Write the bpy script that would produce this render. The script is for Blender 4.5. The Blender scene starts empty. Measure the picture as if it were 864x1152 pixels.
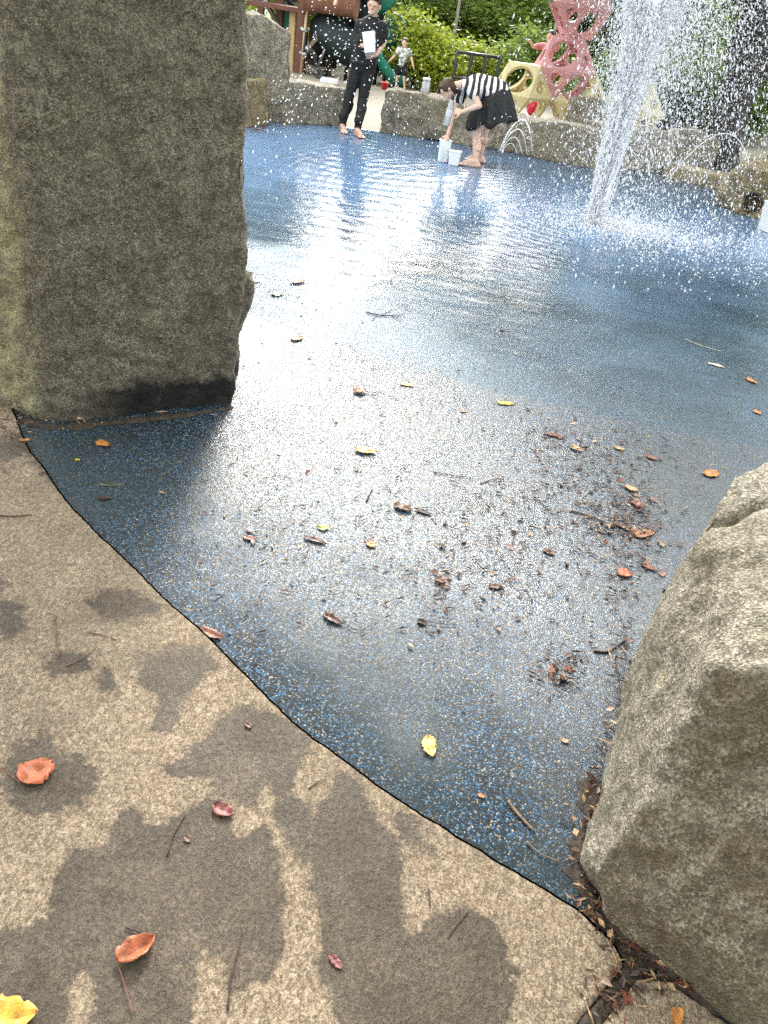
import bpy, bmesh, math, random
import numpy as np
from mathutils import Vector, Matrix, noise as mn

random.seed(7); rng = np.random.default_rng(11)
sc = bpy.context.scene
COL = sc.collection
rad = math.radians

# ------------------------------------------------------------------ camera model
FPX, PITCH, ROLL, CH = 865.0, rad(33.5), rad(9.0), 1.5
CR, SR, CP, SP = math.cos(ROLL), math.sin(ROLL), math.cos(PITCH), math.sin(PITCH)

def ray(px, py):
    dx, dy = px - 432, py - 576
    u = (dx * CR + dy * SR) / FPX
    v = (-dx * SR + dy * CR) / FPX
    return Vector((u, CP - v * SP, -SP - v * CP))
def P(px, py, H=0.0):                       # point seen at that spot of the photo, on the level H
    d = ray(px, py); t = (H - CH) / d.z
    return Vector((d.x * t, d.y * t, H))
def Q(px, py, Y):                           # same, at the distance Y
    d = ray(px, py); t = Y / d.y
    return Vector((d.x * t, Y, CH + d.z * t))

cam = bpy.data.cameras.new("camera"); co = bpy.data.objects.new("camera", cam); COL.objects.link(co)
R_, D_, F_ = Vector((1, 0, 0)), Vector((0, -SP, -CP)), Vector((0, CP, -SP))
X_ = R_ * CR - D_ * SR; Yd = R_ * SR + D_ * CR
co.matrix_world = Matrix(((X_.x, -Yd.x, -F_.x, 0), (X_.y, -Yd.y, -F_.y, 0), (X_.z, -Yd.z, -F_.z, CH), (0, 0, 0, 1)))
cam.sensor_fit = 'VERTICAL'; cam.sensor_height = 36; cam.lens = FPX / 1152 * 36
cam.clip_start = 0.05; cam.clip_end = 1000
sc.camera = co

# ------------------------------------------------------------------ object helpers
def link(name, me, mats=None, parent=None, smooth=False):
    o = bpy.data.objects.new(name, me); COL.objects.link(o)
    if mats is not None:
        for m in (mats if isinstance(mats, (list, tuple)) else [mats]): me.materials.append(m)
    if parent is not None: o.parent = parent
    if smooth: me.polygons.foreach_set('use_smooth', [True] * len(me.polygons))
    return o
def tag(o, label=None, cat=None, group=None, kind=None):
    if label: o['label'] = label
    if cat: o['category'] = cat
    if group: o['group'] = group
    if kind: o['kind'] = kind
    return o
def empty(name, loc=(0, 0, 0), rz=0.0):
    o = bpy.data.objects.new(name, None); COL.objects.link(o); o.location = loc; o.rotation_euler = (0, 0, rz)
    o.empty_display_size = .1
    return o
def pymesh(name, V, F):
    me = bpy.data.meshes.new(name); me.from_pydata([tuple(v) for v in V], [], [tuple(f) for f in F]); me.update(); return me
def npmesh(name, V, F):                     # V (n,3), F (m,k) arrays
    me = bpy.data.meshes.new(name); V = np.asarray(V, np.float32); F = np.asarray(F, np.int32)
    m, k = F.shape
    me.vertices.add(len(V)); me.vertices.foreach_set('co', V.ravel())
    me.loops.add(m * k); me.loops.foreach_set('vertex_index', F.ravel())
    me.polygons.add(m); me.polygons.foreach_set('loop_start', np.arange(0, m * k, k, dtype=np.int32))
    me.polygons.foreach_set('loop_total', np.full(m, k, np.int32))
    me.update(calc_edges=True); me.validate(); return me
def bmend(bm, name):
    me = bpy.data.meshes.new(name); bm.to_mesh(me); bm.free(); return me
def smooth_path(pts, n=6):
    pts = [Vector(p) for p in pts]
    if len(pts) < 3: return pts
    out = []
    for i in range(len(pts) - 1):
        p0 = pts[max(i - 1, 0)]; p1 = pts[i]; p2 = pts[i + 1]; p3 = pts[min(i + 2, len(pts) - 1)]
        for k in range(n):
            t = k / n
            out.append(.5 * ((2 * p1) + (p2 - p0) * t + (2 * p0 - 5 * p1 + 4 * p2 - p3) * t * t + (3 * p1 - p0 - 3 * p2 + p3) * t ** 3))
    out.append(pts[-1]); return out
def tube_bm(bm, pts, r, seg=8, cap=True):   # r number or list
    pts = [Vector(p) for p in pts]; n = len(pts)
    rs = r if isinstance(r, (list, tuple)) else [r] * n
    if len(rs) != n:
        rs = [rs[0] + (rs[-1] - rs[0]) * i / (n - 1) for i in range(n)] if len(rs) == 2 else list(np.interp(np.linspace(0, 1, n), np.linspace(0, 1, len(rs)), rs))
    rings = []; up = Vector((.31, .17, .93))
    for i in range(n):
        t = (pts[min(i + 1, n - 1)] - pts[max(i - 1, 0)]).normalized()
        a = t.cross(up)
        if a.length < 1e-3: a = t.cross(Vector((1, 0, 0)))
        a.normalize(); b = t.cross(a); up = b if abs(b.dot(t)) < .5 else up
        up = a.cross(t)
        rings.append([bm.verts.new(pts[i] + (a * math.cos(q) + b * math.sin(q)) * rs[i]) for q in [2 * math.pi * k / seg for k in range(seg)]])
    for i in range(n - 1):
        for k in range(seg):
            bm.faces.new((rings[i][k], rings[i][(k + 1) % seg], rings[i + 1][(k + 1) % seg], rings[i + 1][k]))
    if cap:
        bm.faces.new(rings[0][::-1]); bm.faces.new(rings[-1])
def tube(name, pts, r, m, parent=None, seg=10):
    bm = bmesh.new(); tube_bm(bm, pts, r, seg); bmesh.ops.recalc_face_normals(bm, faces=bm.faces)
    return link(name, bmend(bm, name), m, parent, True)
def box_bm(bm, c, s, rot=None, bev=0.0):
    g = bmesh.ops.create_cube(bm, size=1.0); vs = g['verts']
    M = Matrix.Translation(Vector(c)) @ (rot.to_4x4() if rot else Matrix.Identity(4)) @ Matrix.Diagonal((s[0], s[1], s[2], 1))
    bmesh.ops.transform(bm, matrix=M, verts=vs)
    if bev:
        es = list({e for v in vs for e in v.link_edges})
        bmesh.ops.bevel(bm, geom=es, offset=bev, segments=2, affect='EDGES')
def box(name, c, s, m, parent=None, rot=None, bev=0.01):
    bm = bmesh.new(); box_bm(bm, c, s, rot, bev); return link(name, bmend(bm, name), m, parent)
def lathe(name, prof, m, parent=None, seg=28, loc=(0, 0, 0)):
    V = []; F = []; n = len(prof)
    for k in range(seg):
        a = 2 * math.pi * k / seg
        for r, z in prof: V.append((loc[0] + r * math.cos(a), loc[1] + r * math.sin(a), loc[2] + z))
    for k in range(seg):
        for i in range(n - 1):
            F.append((k * n + i, ((k + 1) % seg) * n + i, ((k + 1) % seg) * n + i + 1, k * n + i + 1))
    me = pymesh(name, V, F); bm = bmesh.new(); bm.from_mesh(me); bmesh.ops.remove_doubles(bm, verts=bm.verts, dist=1e-5)
    bmesh.ops.recalc_face_normals(bm, faces=bm.faces); bm.to_mesh(me); bm.free()
    return link(name, me, m, parent, True)
def evaluated(o, mods):                     # apply modifiers, return the baked mesh
    for typ, kw in mods:
        md = o.modifiers.new(typ, typ)
        for k, v in kw.items(): setattr(md, k, v)
    dg = bpy.context.evaluated_depsgraph_get()
    me = bpy.data.meshes.new_from_object(o.evaluated_get(dg)); o.modifiers.clear()
    old = o.data; o.data = me; bpy.data.meshes.remove(old); return me

# ------------------------------------------------------------------ material helpers
class NT:
    def __init__(s, name):
        s.m = bpy.data.materials.new(name); s.m.use_nodes = True; s.t = s.m.node_tree; s.t.nodes.clear()
        s.out = s.n('ShaderNodeOutputMaterial'); s.tc = s.n('ShaderNodeTexCoord')
    def n(s, typ, **kw):
        nd = s.t.nodes.new(typ)
        for k, v in kw.items():
            if hasattr(nd, k) and not k.startswith('i_'): setattr(nd, k, v)
        return nd
    def set(s, nd, **kw):
        for k, v in kw.items(): nd.inputs[k.replace('_', ' ')].default_value = v
        return nd
    def l(s, a, b): s.t.links.new(a, b)
    def coord(s, which='Object', scale=None):
        o = s.tc.outputs[which]
        if scale is None: return o
        mp = s.n('ShaderNodeMapping'); mp.inputs['Scale'].default_value = scale; s.l(o, mp.inputs[0]); return mp.outputs[0]
    def noise(s, scale, detail=4, rough=.55, vec=None, dist=0.0):
        nd = s.n('ShaderNodeTexNoise'); s.l(vec or s.coord(), nd.inputs['Vector'])
        s.set(nd, Scale=scale, Detail=detail, Roughness=rough, Distortion=dist); return nd.outputs['Fac']
    def vor(s, scale, feature='F1', vec=None, rnd=1.0):
        nd = s.n('ShaderNodeTexVoronoi', feature=feature); s.l(vec or s.coord(), nd.inputs['Vector'])
        nd.inputs['Scale'].default_value = scale; nd.inputs['Randomness'].default_value = rnd; return nd
    def ramp(s, fac, stops, mode='LINEAR'):
        nd = s.n('ShaderNodeValToRGB'); cr = nd.color_ramp; cr.interpolation = mode
        while len(cr.elements) < len(stops): cr.elements.new(.5)
        for e, (p, c) in zip(cr.elements, stops):
            e.position = p; e.color = (c, c, c, 1) if isinstance(c, (int, float)) else (*c, 1)
        s.l(fac, nd.inputs[0]); return nd.outputs['Color']
    def mix(s, fac, a, b, blend='MIX'):
        nd = s.n('ShaderNodeMix', data_type='RGBA', blend_type=blend)
        for v, i in ((fac, 0), (a, 6), (b, 7)):
            if isinstance(v, (int, float)): nd.inputs[i].default_value = v if i == 0 else (v, v, v, 1)
            elif isinstance(v, tuple): nd.inputs[i].default_value = (*v, 1)
            else: s.l(v, nd.inputs[i])
        return nd.outputs[2]
    def math(s, op, a, b=0.0, c=None):
        nd = s.n('ShaderNodeMath', operation=op)
        for i, v in enumerate((a, b, c)):
            if v is None: continue
            if isinstance(v, (int, float)): nd.inputs[i].default_value = v
            else: s.l(v, nd.inputs[i])
        return nd.outputs[0]
    def bump(s, h, dist=.01, strength=1.0, normal=None):
        nd = s.n('ShaderNodeBump'); nd.inputs['Distance'].default_value = dist; nd.inputs['Strength'].default_value = strength
        s.l(h, nd.inputs['Height'])
        if normal is not None: s.l(normal, nd.inputs['Normal'])
        return nd.outputs[0]
    def pr(s, col, rough=.7, normal=None, spec=.5, **kw):
        b = s.n('ShaderNodeBsdfPrincipled')
        for v, k in ((col, 'Base Color'), (rough, 'Roughness'), (spec, 'Specular IOR Level')):
            if isinstance(v, tuple): b.inputs[k].default_value = (*v, 1)
            elif isinstance(v, (int, float)): b.inputs[k].default_value = v
            else: s.l(v, b.inputs[k])
        if normal is not None: s.l(normal, b.inputs['Normal'])
        for k, v in kw.items(): b.inputs[k.replace('_', ' ')].default_value = v
        return b.outputs[0]
    def done(s, sh): s.l(sh, s.out.inputs[0]); return s.m

def simple(name, col, rough=.6, var=.18, scale=14, bump=0.0, spec=.4, **kw):
    t = NT(name); f = t.noise(scale, 5, .6)
    c = t.mix(t.ramp(f, [(.3, 0.0), (.7, 1.0)]), tuple(max(0, x * (1 - var)) for x in col), tuple(min(1, x * (1 + var)) for x in col))
    nm = t.bump(f, bump) if bump else None
    return t.done(t.pr(c, rough, nm, spec, **kw))

def stone_mat(name, dark, mid, light, moss=(.085, .09, .035), moss_amt=.5, stain=None, bump=.012, sc_=1.0, lichen=0.0, side=None, shade=None):
    t = NT(name)
    v = t.coord()
    n1 = t.noise(3.5 * sc_, 6, .62); n2 = t.noise(38 * sc_, 5, .65); n3 = t.noise(150 * sc_, 3, .7)
    sp = t.vor(210 * sc_)
    spk = t.n('ShaderNodeSeparateColor'); t.l(sp.outputs['Color'], spk.inputs[0])
    c = t.mix(t.ramp(n1, [(.3, 0.0), (.7, 1.0)]), mid, light)
    c = t.mix(t.ramp(n2, [(.40, .75), (.56, 0.0)]), c, dark)
    c = t.mix(t.ramp(spk.outputs[0], [(.70, 0.0), (.80, .55)], ), c, tuple(x * .38 for x in dark))
    c = t.mix(t.ramp(spk.outputs[1], [(.80, 0.0), (.9, .5)]), c, tuple(min(.6, x * 1.5) for x in light))
    c = t.mix(t.ramp(n3, [(.38, .75), (.54, 0.0)]), c, dark)
    c = t.mix(t.ramp(n3, [(.56, 0.0), (.68, .55)]), c, tuple(min(.7, x * 1.35) for x in light))
    mm = t.math('MULTIPLY', t.ramp(t.noise(2.3 * sc_, 6, .68), [(.47, 0.0), (.66, 1.0)]), moss_amt)
    c = t.mix(mm, c, moss)
    if lichen: c = t.mix(t.ramp(t.noise(9, 4, .7), [(.68, 0.0), (.74, lichen)]), c, (.32, .31, .05))
    if shade is not None:                  # moss, with shade painted in, on the face turned from the sun
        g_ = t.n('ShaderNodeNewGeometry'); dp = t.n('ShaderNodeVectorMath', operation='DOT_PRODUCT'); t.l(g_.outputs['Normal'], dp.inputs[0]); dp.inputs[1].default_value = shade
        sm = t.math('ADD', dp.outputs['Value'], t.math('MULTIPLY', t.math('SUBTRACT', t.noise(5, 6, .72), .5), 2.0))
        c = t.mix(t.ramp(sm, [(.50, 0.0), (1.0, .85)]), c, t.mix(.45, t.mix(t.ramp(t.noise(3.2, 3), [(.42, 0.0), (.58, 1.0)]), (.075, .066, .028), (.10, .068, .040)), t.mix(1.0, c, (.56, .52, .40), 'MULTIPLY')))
    if side is not None:                   # pale grey-green tint on the left flank, painted in place of side light
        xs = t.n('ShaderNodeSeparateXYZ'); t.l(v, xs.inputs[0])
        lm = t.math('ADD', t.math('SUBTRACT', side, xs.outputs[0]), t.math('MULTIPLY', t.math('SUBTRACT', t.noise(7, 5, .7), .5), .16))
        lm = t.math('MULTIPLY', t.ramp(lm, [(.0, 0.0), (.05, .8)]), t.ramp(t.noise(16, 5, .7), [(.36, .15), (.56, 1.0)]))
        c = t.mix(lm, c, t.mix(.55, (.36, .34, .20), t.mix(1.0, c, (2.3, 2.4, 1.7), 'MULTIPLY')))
    if stain is not None:                  # dark water stain creeping up from the foot
        xyz = t.n('ShaderNodeSeparateXYZ'); t.l(v, xyz.inputs[0])
        h = t.math('ADD', xyz.outputs[2], t.math('MULTIPLY', t.math('SUBTRACT', t.noise(6, 5, .65), .5), -.26))
        xm = t.ramp(t.math('SUBTRACT', xyz.outputs[0], stain[1]), [(0.0, 0.0), (.22, 1.0)])
        c = t.mix(t.math('MULTIPLY', t.ramp(h, [(stain[0] * .8, 1.0), (stain[0] * 1.15, 0.0)]), xm), c, (.011, .011, .010))
    n6 = t.noise(15 * sc_, 5, .6, None, .5)
    c = t.mix(t.ramp(n6, [(.36, .42), (.5, 0.0)]), c, dark)
    hgt = t.math('ADD', t.math('ADD', t.math('MULTIPLY', n2, .75), t.math('MULTIPLY', n6, 1.3)), t.math('ADD', t.math('MULTIPLY', n3, .35), t.math('MULTIPLY', sp.outputs['Distance'], .3)))
    return t.done(t.pr(c, .82, t.bump(hgt, bump, 1.0), .35))

def leaf_cloud_mat(name, c1, c2, c3, trans=.45):
    t = NT(name); g = t.n('ShaderNodeNewGeometry')
    c = t.ramp(g.outputs['Random Per Island'], [(0.0, c1), (.5, c2), (1.0, c3)])
    big = t.noise(.9, 3, .5); c = t.mix(t.ramp(big, [(.35, 0.0), (.65, .55)]), c, c3)
    d = t.pr(c, .5, None, .4); tr = t.n('ShaderNodeBsdfTranslucent')
    t.l(t.mix(.5, c, (.16, .24, .03)), tr.inputs[0])
    mx = t.n('ShaderNodeMixShader'); mx.inputs[0].default_value = trans; t.l(d, mx.inputs[1]); t.l(tr.outputs[0], mx.inputs[2])
    return t.done(mx.outputs[0])

# ------------------------------------------------------------------ light
SUN_EL, SUN_AZ = rad(29), rad(-3)          # azimuth measured from +Y towards +X
wd = bpy.data.worlds.new("World"); sc.world = wd; wd.use_nodes = True
wt = wd.node_tree; wt.nodes.clear()
wo = wt.nodes.new('ShaderNodeOutputWorld'); bg = wt.nodes.new('ShaderNodeBackground')
sky = wt.nodes.new('ShaderNodeTexSky'); sky.sky_type = 'NISHITA'; sky.sun_disc = False
sky.sun_elevation = SUN_EL; sky.sun_rotation = SUN_AZ; sky.dust_density = 3.0; sky.air_density = 1.0
wtc = wt.nodes.new('ShaderNodeTexCoord'); wn = wt.nodes.new('ShaderNodeTexNoise')
wn.inputs['Scale'].default_value = 2.2; wn.inputs['Detail'].default_value = 6; wn.inputs['Roughness'].default_value = .6
wt.links.new(wtc.outputs['Generated'], wn.inputs['Vector'])
wr = wt.nodes.new('ShaderNodeValToRGB'); wr.color_ramp.elements[0].position = .34; wr.color_ramp.elements[1].position = .56
wr.color_ramp.elements[0].color = (.45, .45, .45, 1); wr.color_ramp.elements[1].color = (1, 1, 1, 1)
wt.links.new(wn.outputs['Fac'], wr.inputs[0])
wm = wt.nodes.new('ShaderNodeMix'); wm.data_type = 'RGBA'
wt.links.new(wr.outputs[0], wm.inputs[0]); wt.links.new(sky.outputs[0], wm.inputs[6]); wm.inputs[7].default_value = (7.2, 7.35, 7.4, 1)
# thin bright cloud round the sun
wdp = wt.nodes.new('ShaderNodeVectorMath'); wdp.operation = 'DOT_PRODUCT'; wt.links.new(wtc.outputs['Generated'], wdp.inputs[0])
wdp.inputs[1].default_value = (math.sin(SUN_AZ) * math.cos(SUN_EL), math.cos(SUN_AZ) * math.cos(SUN_EL), math.sin(SUN_EL))
def wmath(op, a, b):
    n_ = wt.nodes.new('ShaderNodeMath'); n_.operation = op
    for i_, v_ in enumerate((a, b)):
        if isinstance(v_, (int, float)): n_.inputs[i_].default_value = v_
        else: wt.links.new(v_, n_.inputs[i_])
    return n_.outputs[0]
wau = wmath('POWER', wmath('MAXIMUM', wdp.outputs['Value'], 0.0), 10.0)
wau = wmath('MULTIPLY', wmath('MULTIPLY', wau, wmath('ADD', wr.outputs[0], .1)), 14.5)
wcc = wt.nodes.new('ShaderNodeCombineColor'); 
for i_ in range(3): wt.links.new(wmath('MULTIPLY', wau, (1.0, .985, .97)[i_]), wcc.inputs[i_])
wad = wt.nodes.new('ShaderNodeMix'); wad.data_type = 'RGBA'; wad.blend_type = 'ADD'; wad.inputs[0].default_value = 1.0
wt.links.new(wm.outputs[2], wad.inputs[6]); wt.links.new(wcc.outputs[0], wad.inputs[7])
wt.links.new(wad.outputs[2], bg.inputs[0]); bg.inputs[1].default_value = 0.13
wt.links.new(bg.outputs[0], wo.inputs[0])
sl = bpy.data.lights.new("sun", 'SUN'); so = bpy.data.objects.new("sun", sl); COL.objects.link(so)
sl.energy = 1.5; sl.angle = rad(12); sl.color = (1, .95, .86)
sd = Vector((math.sin(SUN_AZ) * math.cos(SUN_EL), math.cos(SUN_AZ) * math.cos(SUN_EL), math.sin(SUN_EL)))
so.rotation_euler = sd.to_track_quat('Z', 'Y').to_euler()
so.location = sd * 40
sc.view_settings.view_transform = 'Standard'; sc.view_settings.look = 'None'
sc.view_settings.exposure = 1.95; sc.view_settings.gamma = 1.0; sc.view_settings.use_curve_mapping = False
sc.render.engine = 'CYCLES'
sc.cycles.use_denoising = False
sc.cycles.max_bounces = 8; sc.cycles.transparent_max_bounces = 24; sc.cycles.diffuse_bounces = 6; sc.cycles.glossy_bounces = 4
sc.cycles.sample_clamp_indirect = 6

# ------------------------------------------------------------------ setting: ground, rubber floor, water film, concrete
t = NT('park_ground'); n1 = t.noise(.35, 4); n2 = t.noise(30, 5, .7)
c = t.mix(t.ramp(n1, [(.4, 0.0), (.6, 1.0)]), (.24, .22, .17), (.33, .30, .23))
c = t.mix(t.ramp(n2, [(.35, .5), (.6, 0.0)]), c, (.13, .115, .08))
M_ground = t.done(t.pr(c, .9, t.bump(n2, .01)))
t = NT('lawn'); n2 = t.noise(22, 6, .75); c = t.mix(t.ramp(n2, [(.35, 0.0), (.65, 1.0)]), (.035, .065, .012), (.11, .16, .03))
M_lawn = t.done(t.pr(c, .85, t.bump(n2, .03)))

tag(link('ground', pymesh('ground', [(-400, -60, -.012), (400, -60, -.012), (400, 700, -.012), (-400, 700, -.012)], [(0, 1, 2, 3)]), M_lawn), kind='structure')
def disc(name, cx, cy, R, z, m, n=96, wob=0.0):
    V = [(cx, cy, z)] + [(cx + math.cos(a) * (R + wob * mn.noise(Vector((math.cos(a) * 3, math.sin(a) * 3, 1)))), cy + math.sin(a) * (R + wob * mn.noise(Vector((math.cos(a) * 3, math.sin(a) * 3, 1)))), z) for a in [2 * math.pi * k / n for k in range(n)]]
    return link(name, pymesh(name, V, [(0, 1 + k, 1 + (k + 1) % n) for k in range(n)]), m)
tag(disc('playground_ground', 1.5, 10.5, 13.5, -.006, M_ground, wob=1.2), kind='structure')

t = NT('wet_blue_rubber'); v = t.coord()
vo = t.vor(265); ve = t.vor(265, 'DISTANCE_TO_EDGE'); s3 = t.n('ShaderNodeSeparateColor'); t.l(vo.outputs['Color'], s3.inputs[0])
gran = t.ramp(s3.outputs[0], [(0, (.008, .009, .011)), (.36, (.016, .024, .034)), (.52, (.028, .066, .115)), (.66, (.045, .15, .29)), (.76, (.024, .027, .030)), (.88, (.27, .22, .14)), (.92, (.10, .24, .38)), (.97, (.40, .37, .32))], 'CONSTANT')
gran = t.mix(t.ramp(ve.outputs[0], [(.0, .85), (.10, 0.0)]), gran, (.006, .008, .011))
xyz = t.n('ShaderNodeSeparateXYZ'); t.l(v, xyz.inputs[0])
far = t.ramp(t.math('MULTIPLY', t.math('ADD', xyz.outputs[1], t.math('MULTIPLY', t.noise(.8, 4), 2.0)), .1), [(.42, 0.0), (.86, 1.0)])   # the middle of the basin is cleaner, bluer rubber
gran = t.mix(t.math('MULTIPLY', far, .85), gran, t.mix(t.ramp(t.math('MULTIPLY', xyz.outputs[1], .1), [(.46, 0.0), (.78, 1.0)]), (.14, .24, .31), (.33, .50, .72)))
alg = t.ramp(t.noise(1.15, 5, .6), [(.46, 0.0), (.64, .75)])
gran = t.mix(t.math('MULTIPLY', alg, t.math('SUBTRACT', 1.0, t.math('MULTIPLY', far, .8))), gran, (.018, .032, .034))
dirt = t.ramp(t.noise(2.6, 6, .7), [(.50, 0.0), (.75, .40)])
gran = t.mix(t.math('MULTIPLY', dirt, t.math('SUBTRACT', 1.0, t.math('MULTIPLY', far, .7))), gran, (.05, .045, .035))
hgt = t.math('ADD', t.math('MULTIPLY', ve.outputs[0], 1.2), t.math('MULTIPLY', s3.outputs[1], .45))
wetn = t.noise(1.6, 5, .6)
dry = t.ramp(t.math('ADD', t.math('MULTIPLY', xyz.outputs[1], .3), t.math('ADD', t.math('MULTIPLY', xyz.outputs[0], .13), t.math('MULTIPLY', t.math('SUBTRACT', t.noise(2.2, 4), .5), .35))), [(.36, 1.0), (.66, 0.0)])   # the rim near the paving has drained
rgh = t.mix(dry, t.ramp(wetn, [(.35, .16), (.65, .34)]), .55)
spc = t.mix(dry, t.mix(far, .85, .22), .14)
fn = t.bump(t.noise(7, 3), .004, .5)
nm = t.bump(hgt, .0020, .58, fn)
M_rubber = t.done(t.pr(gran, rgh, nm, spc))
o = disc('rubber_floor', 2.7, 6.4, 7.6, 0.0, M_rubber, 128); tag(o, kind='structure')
for vtx in o.data.vertices: vtx.co.y = min(vtx.co.y, 11.40 + .12 * (vtx.co.x + 1.2))

# thin water film running over the middle of the basin
def film_mesh():
    V = []; F = []
    n = 120; cx, cy = 1.9, 8.3
    for k in range(n):
        a = 2 * math.pi * k / n
        R = 1.0
        rx = 5.6; ry = 5.0 if math.sin(a) < 0 else 3.6
        x_ = cx + math.cos(a) * rx; V.append((x_, min(cy + math.sin(a) * ry, 11.36 + .12 * (x_ + 1.2)), .004))
    V.append((cx, cy, .004))
    return pymesh('water_film', V, [(n, k, (k + 1) % n) for k in range(n)])
t = NT('shallow_water'); v = t.coord()
def rings(cx, cy, freq, dist=.6, ns=1.5):
    mp = t.n('ShaderNodeMapping'); mp.inputs['Location'].default_value = (-cx, -cy, 0); t.l(v, mp.inputs[0])
    w = t.n('ShaderNodeTexWave', wave_type='RINGS', rings_direction='Z'); t.l(mp.outputs[0], w.inputs[0])
    t.set(w, Scale=freq, Distortion=dist, Detail=2.0); w.inputs['Detail Scale'].default_value = ns; return w.outputs['Fac']
r1 = rings(1.53, 7.74, 2.3, 2.2, 1.2); r2 = rings(-.9, 9.6, 1.15, 2.2, .8)
rp = t.noise(7, 5, .6, t.coord('Object', (1, 1.5, 1)), .6); rp2 = t.noise(45, 3, .6)
h = t.math('ADD', t.math('MULTIPLY', r1, .20), t.math('ADD', t.math('MULTIPLY', r2, .34), t.math('ADD', t.math('MULTIPLY', rp, .95), t.math('MULTIPLY', rp2, .05))))
nm = t.bump(h, .013, .36)
fr = t.n('ShaderNodeFresnel'); fr.inputs[0].default_value = 1.35; t.l(nm, fr.inputs[1])
gl = t.n('ShaderNodeBsdfGlossy'); gl.inputs['Roughness'].default_value = .06; t.l(nm, gl.inputs['Normal'])
tr = t.n('ShaderNodeBsdfTransparent'); tr.inputs[0].default_value = (.93, .97, 1.0, 1)
xyz = t.n('ShaderNodeSeparateXYZ'); t.l(v, xyz.inputs[0])
edge = t.ramp(t.math('MULTIPLY', t.math('ADD', xyz.outputs[1], t.math('MULTIPLY', t.math('SUBTRACT', t.noise(1.4, 5, .62, None, .4), .5), 4.5)), .1), [(.37, 0.0), (.57, 1.0)])
mx = t.n('ShaderNodeMixShader'); t.l(t.math('MULTIPLY', fr.outputs[0], edge), mx.inputs[0]); t.l(tr.outputs[0], mx.inputs[1]); t.l(gl.outputs[0], mx.inputs[2])
M_film = t.done(mx.outputs[0])
tag(link('water', film_mesh(), M_film), kind='structure')

# concrete slabs; the wet patches are real stains with their own outline
WET = [
 [(0, 843), (38, 826), (69, 824), (66, 845), (115, 861), (118, 881), (94, 913), (45, 927), (0, 909)],
 [(104, 768), (112, 756), (126, 757), (134, 768), (126, 781), (110, 780)],
 [(150, 742), (190, 722), (228, 722), (238, 755), (204, 800), (190, 822), (165, 825), (185, 790), (158, 775)],
 [(177, 873), (215, 842), (245, 815), (271, 788), (300, 803), (338, 832), (320, 860), (290, 885), (240, 875)],
 [(149, 899), (170, 930), (190, 928), (215, 908), (248, 900), (262, 915), (258, 940), (280, 945), (300, 915), (312, 960), (318, 1010), (316, 1075), (300, 1105), (288, 1102), (258, 1122), (253, 1080), (226, 1056), (222, 1100), (215, 1175), (105, 1175), (118, 1112), (88, 1068), (60, 1175), (-20, 1175), (-20, 1050), (55, 1037), (62, 1000), (72, 957), (115, 957)],
 [(339, 943), (371, 896), (384, 872), (410, 884), (418, 920), (453, 951), (455, 1045), (468, 1058), (480, 1029), (527, 1019), (555, 1041), (574, 1072), (576, 1112), (551, 1180), (395, 1180), (367, 1108), (361, 1045), (351, 974)],
 [(95, 678), (120, 662), (160, 662), (190, 690), (150, 702), (110, 702)],
 [(-10, 480), (60, 495), (80, 560), (70, 565), (40, 520), (-10, 530)],
 [(300, 900), (348, 900), (356, 950), (342, 985), (322, 955)],
 [(55, 735), (98, 728), (112, 752), (70, 768)],
 [(228, 872), (300, 884), (292, 915), (252, 902)],
 [(-10, 690), (20, 680), (40, 705), (10, 730), (-10, 725)],
 [(425, 905), (470, 930), (500, 965), (470, 960), (440, 935)],
 [(300, 832), (330, 822), (352, 846), (330, 900), (300, 905)],
]
LIGHTW = [.45, .5, .75, 1, .9, 1, .5, .4, .8, .3, .6, .3, .2, .35]
def chaikin(poly, n=3):
    for _ in range(n):
        q = []
        for i in range(len(poly)):
            (x0, y0), (x1, y1) = poly[i], poly[(i + 1) % len(poly)]
            q += [(x0 * .78 + x1 * .22, y0 * .78 + y1 * .22), (x0 * .22 + x1 * .78, y0 * .22 + y1 * .78)]
        poly = q
    return poly
def sdf_px(X, Y, poly):
    n = len(poly); inside = np.zeros(X.shape, bool); dmin = np.full(X.shape, 1e9)
    for i in range(n):
        x0, y0 = poly[i]; x1, y1 = poly[(i + 1) % n]
        cond = ((y0 > Y) != (y1 > Y)); xi = (x1 - x0) * (Y - y0) / ((y1 - y0) if y1 != y0 else 1e-9) + x0
        inside ^= cond & (X < xi)
        dx, dy = x1 - x0, y1 - y0
        tt = np.clip(((X - x0) * dx + (Y - y0) * dy) / (dx * dx + dy * dy + 1e-9), 0, 1)
        dmin = np.minimum(dmin, np.hypot(X - x0 - tt * dx, Y - y0 - tt * dy))
    return np.where(inside, dmin, -dmin)
def project(W):
    d = W - np.array([0, 0, CH]); z = d[:, 1] * CP - d[:, 2] * SP
    u = d[:, 0] / z * FPX; v = (-d[:, 1] * SP - d[:, 2] * CP) / z * FPX
    ok = z > .05
    return np.where(ok, u * CR - v * SR + 432, -9e3), np.where(ok, u * SR + v * CR + 576, -9e3)
EDGE_PX = [(30, 500), (52, 531), (75, 565), (110, 602), (150, 640), (188, 678), (230, 715), (278, 763), (330, 815), (378, 851), (430, 890), (484, 925), (540, 960), (592, 991), (640, 1020), (672, 1046), (692, 1068), (700, 1088)]
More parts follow.
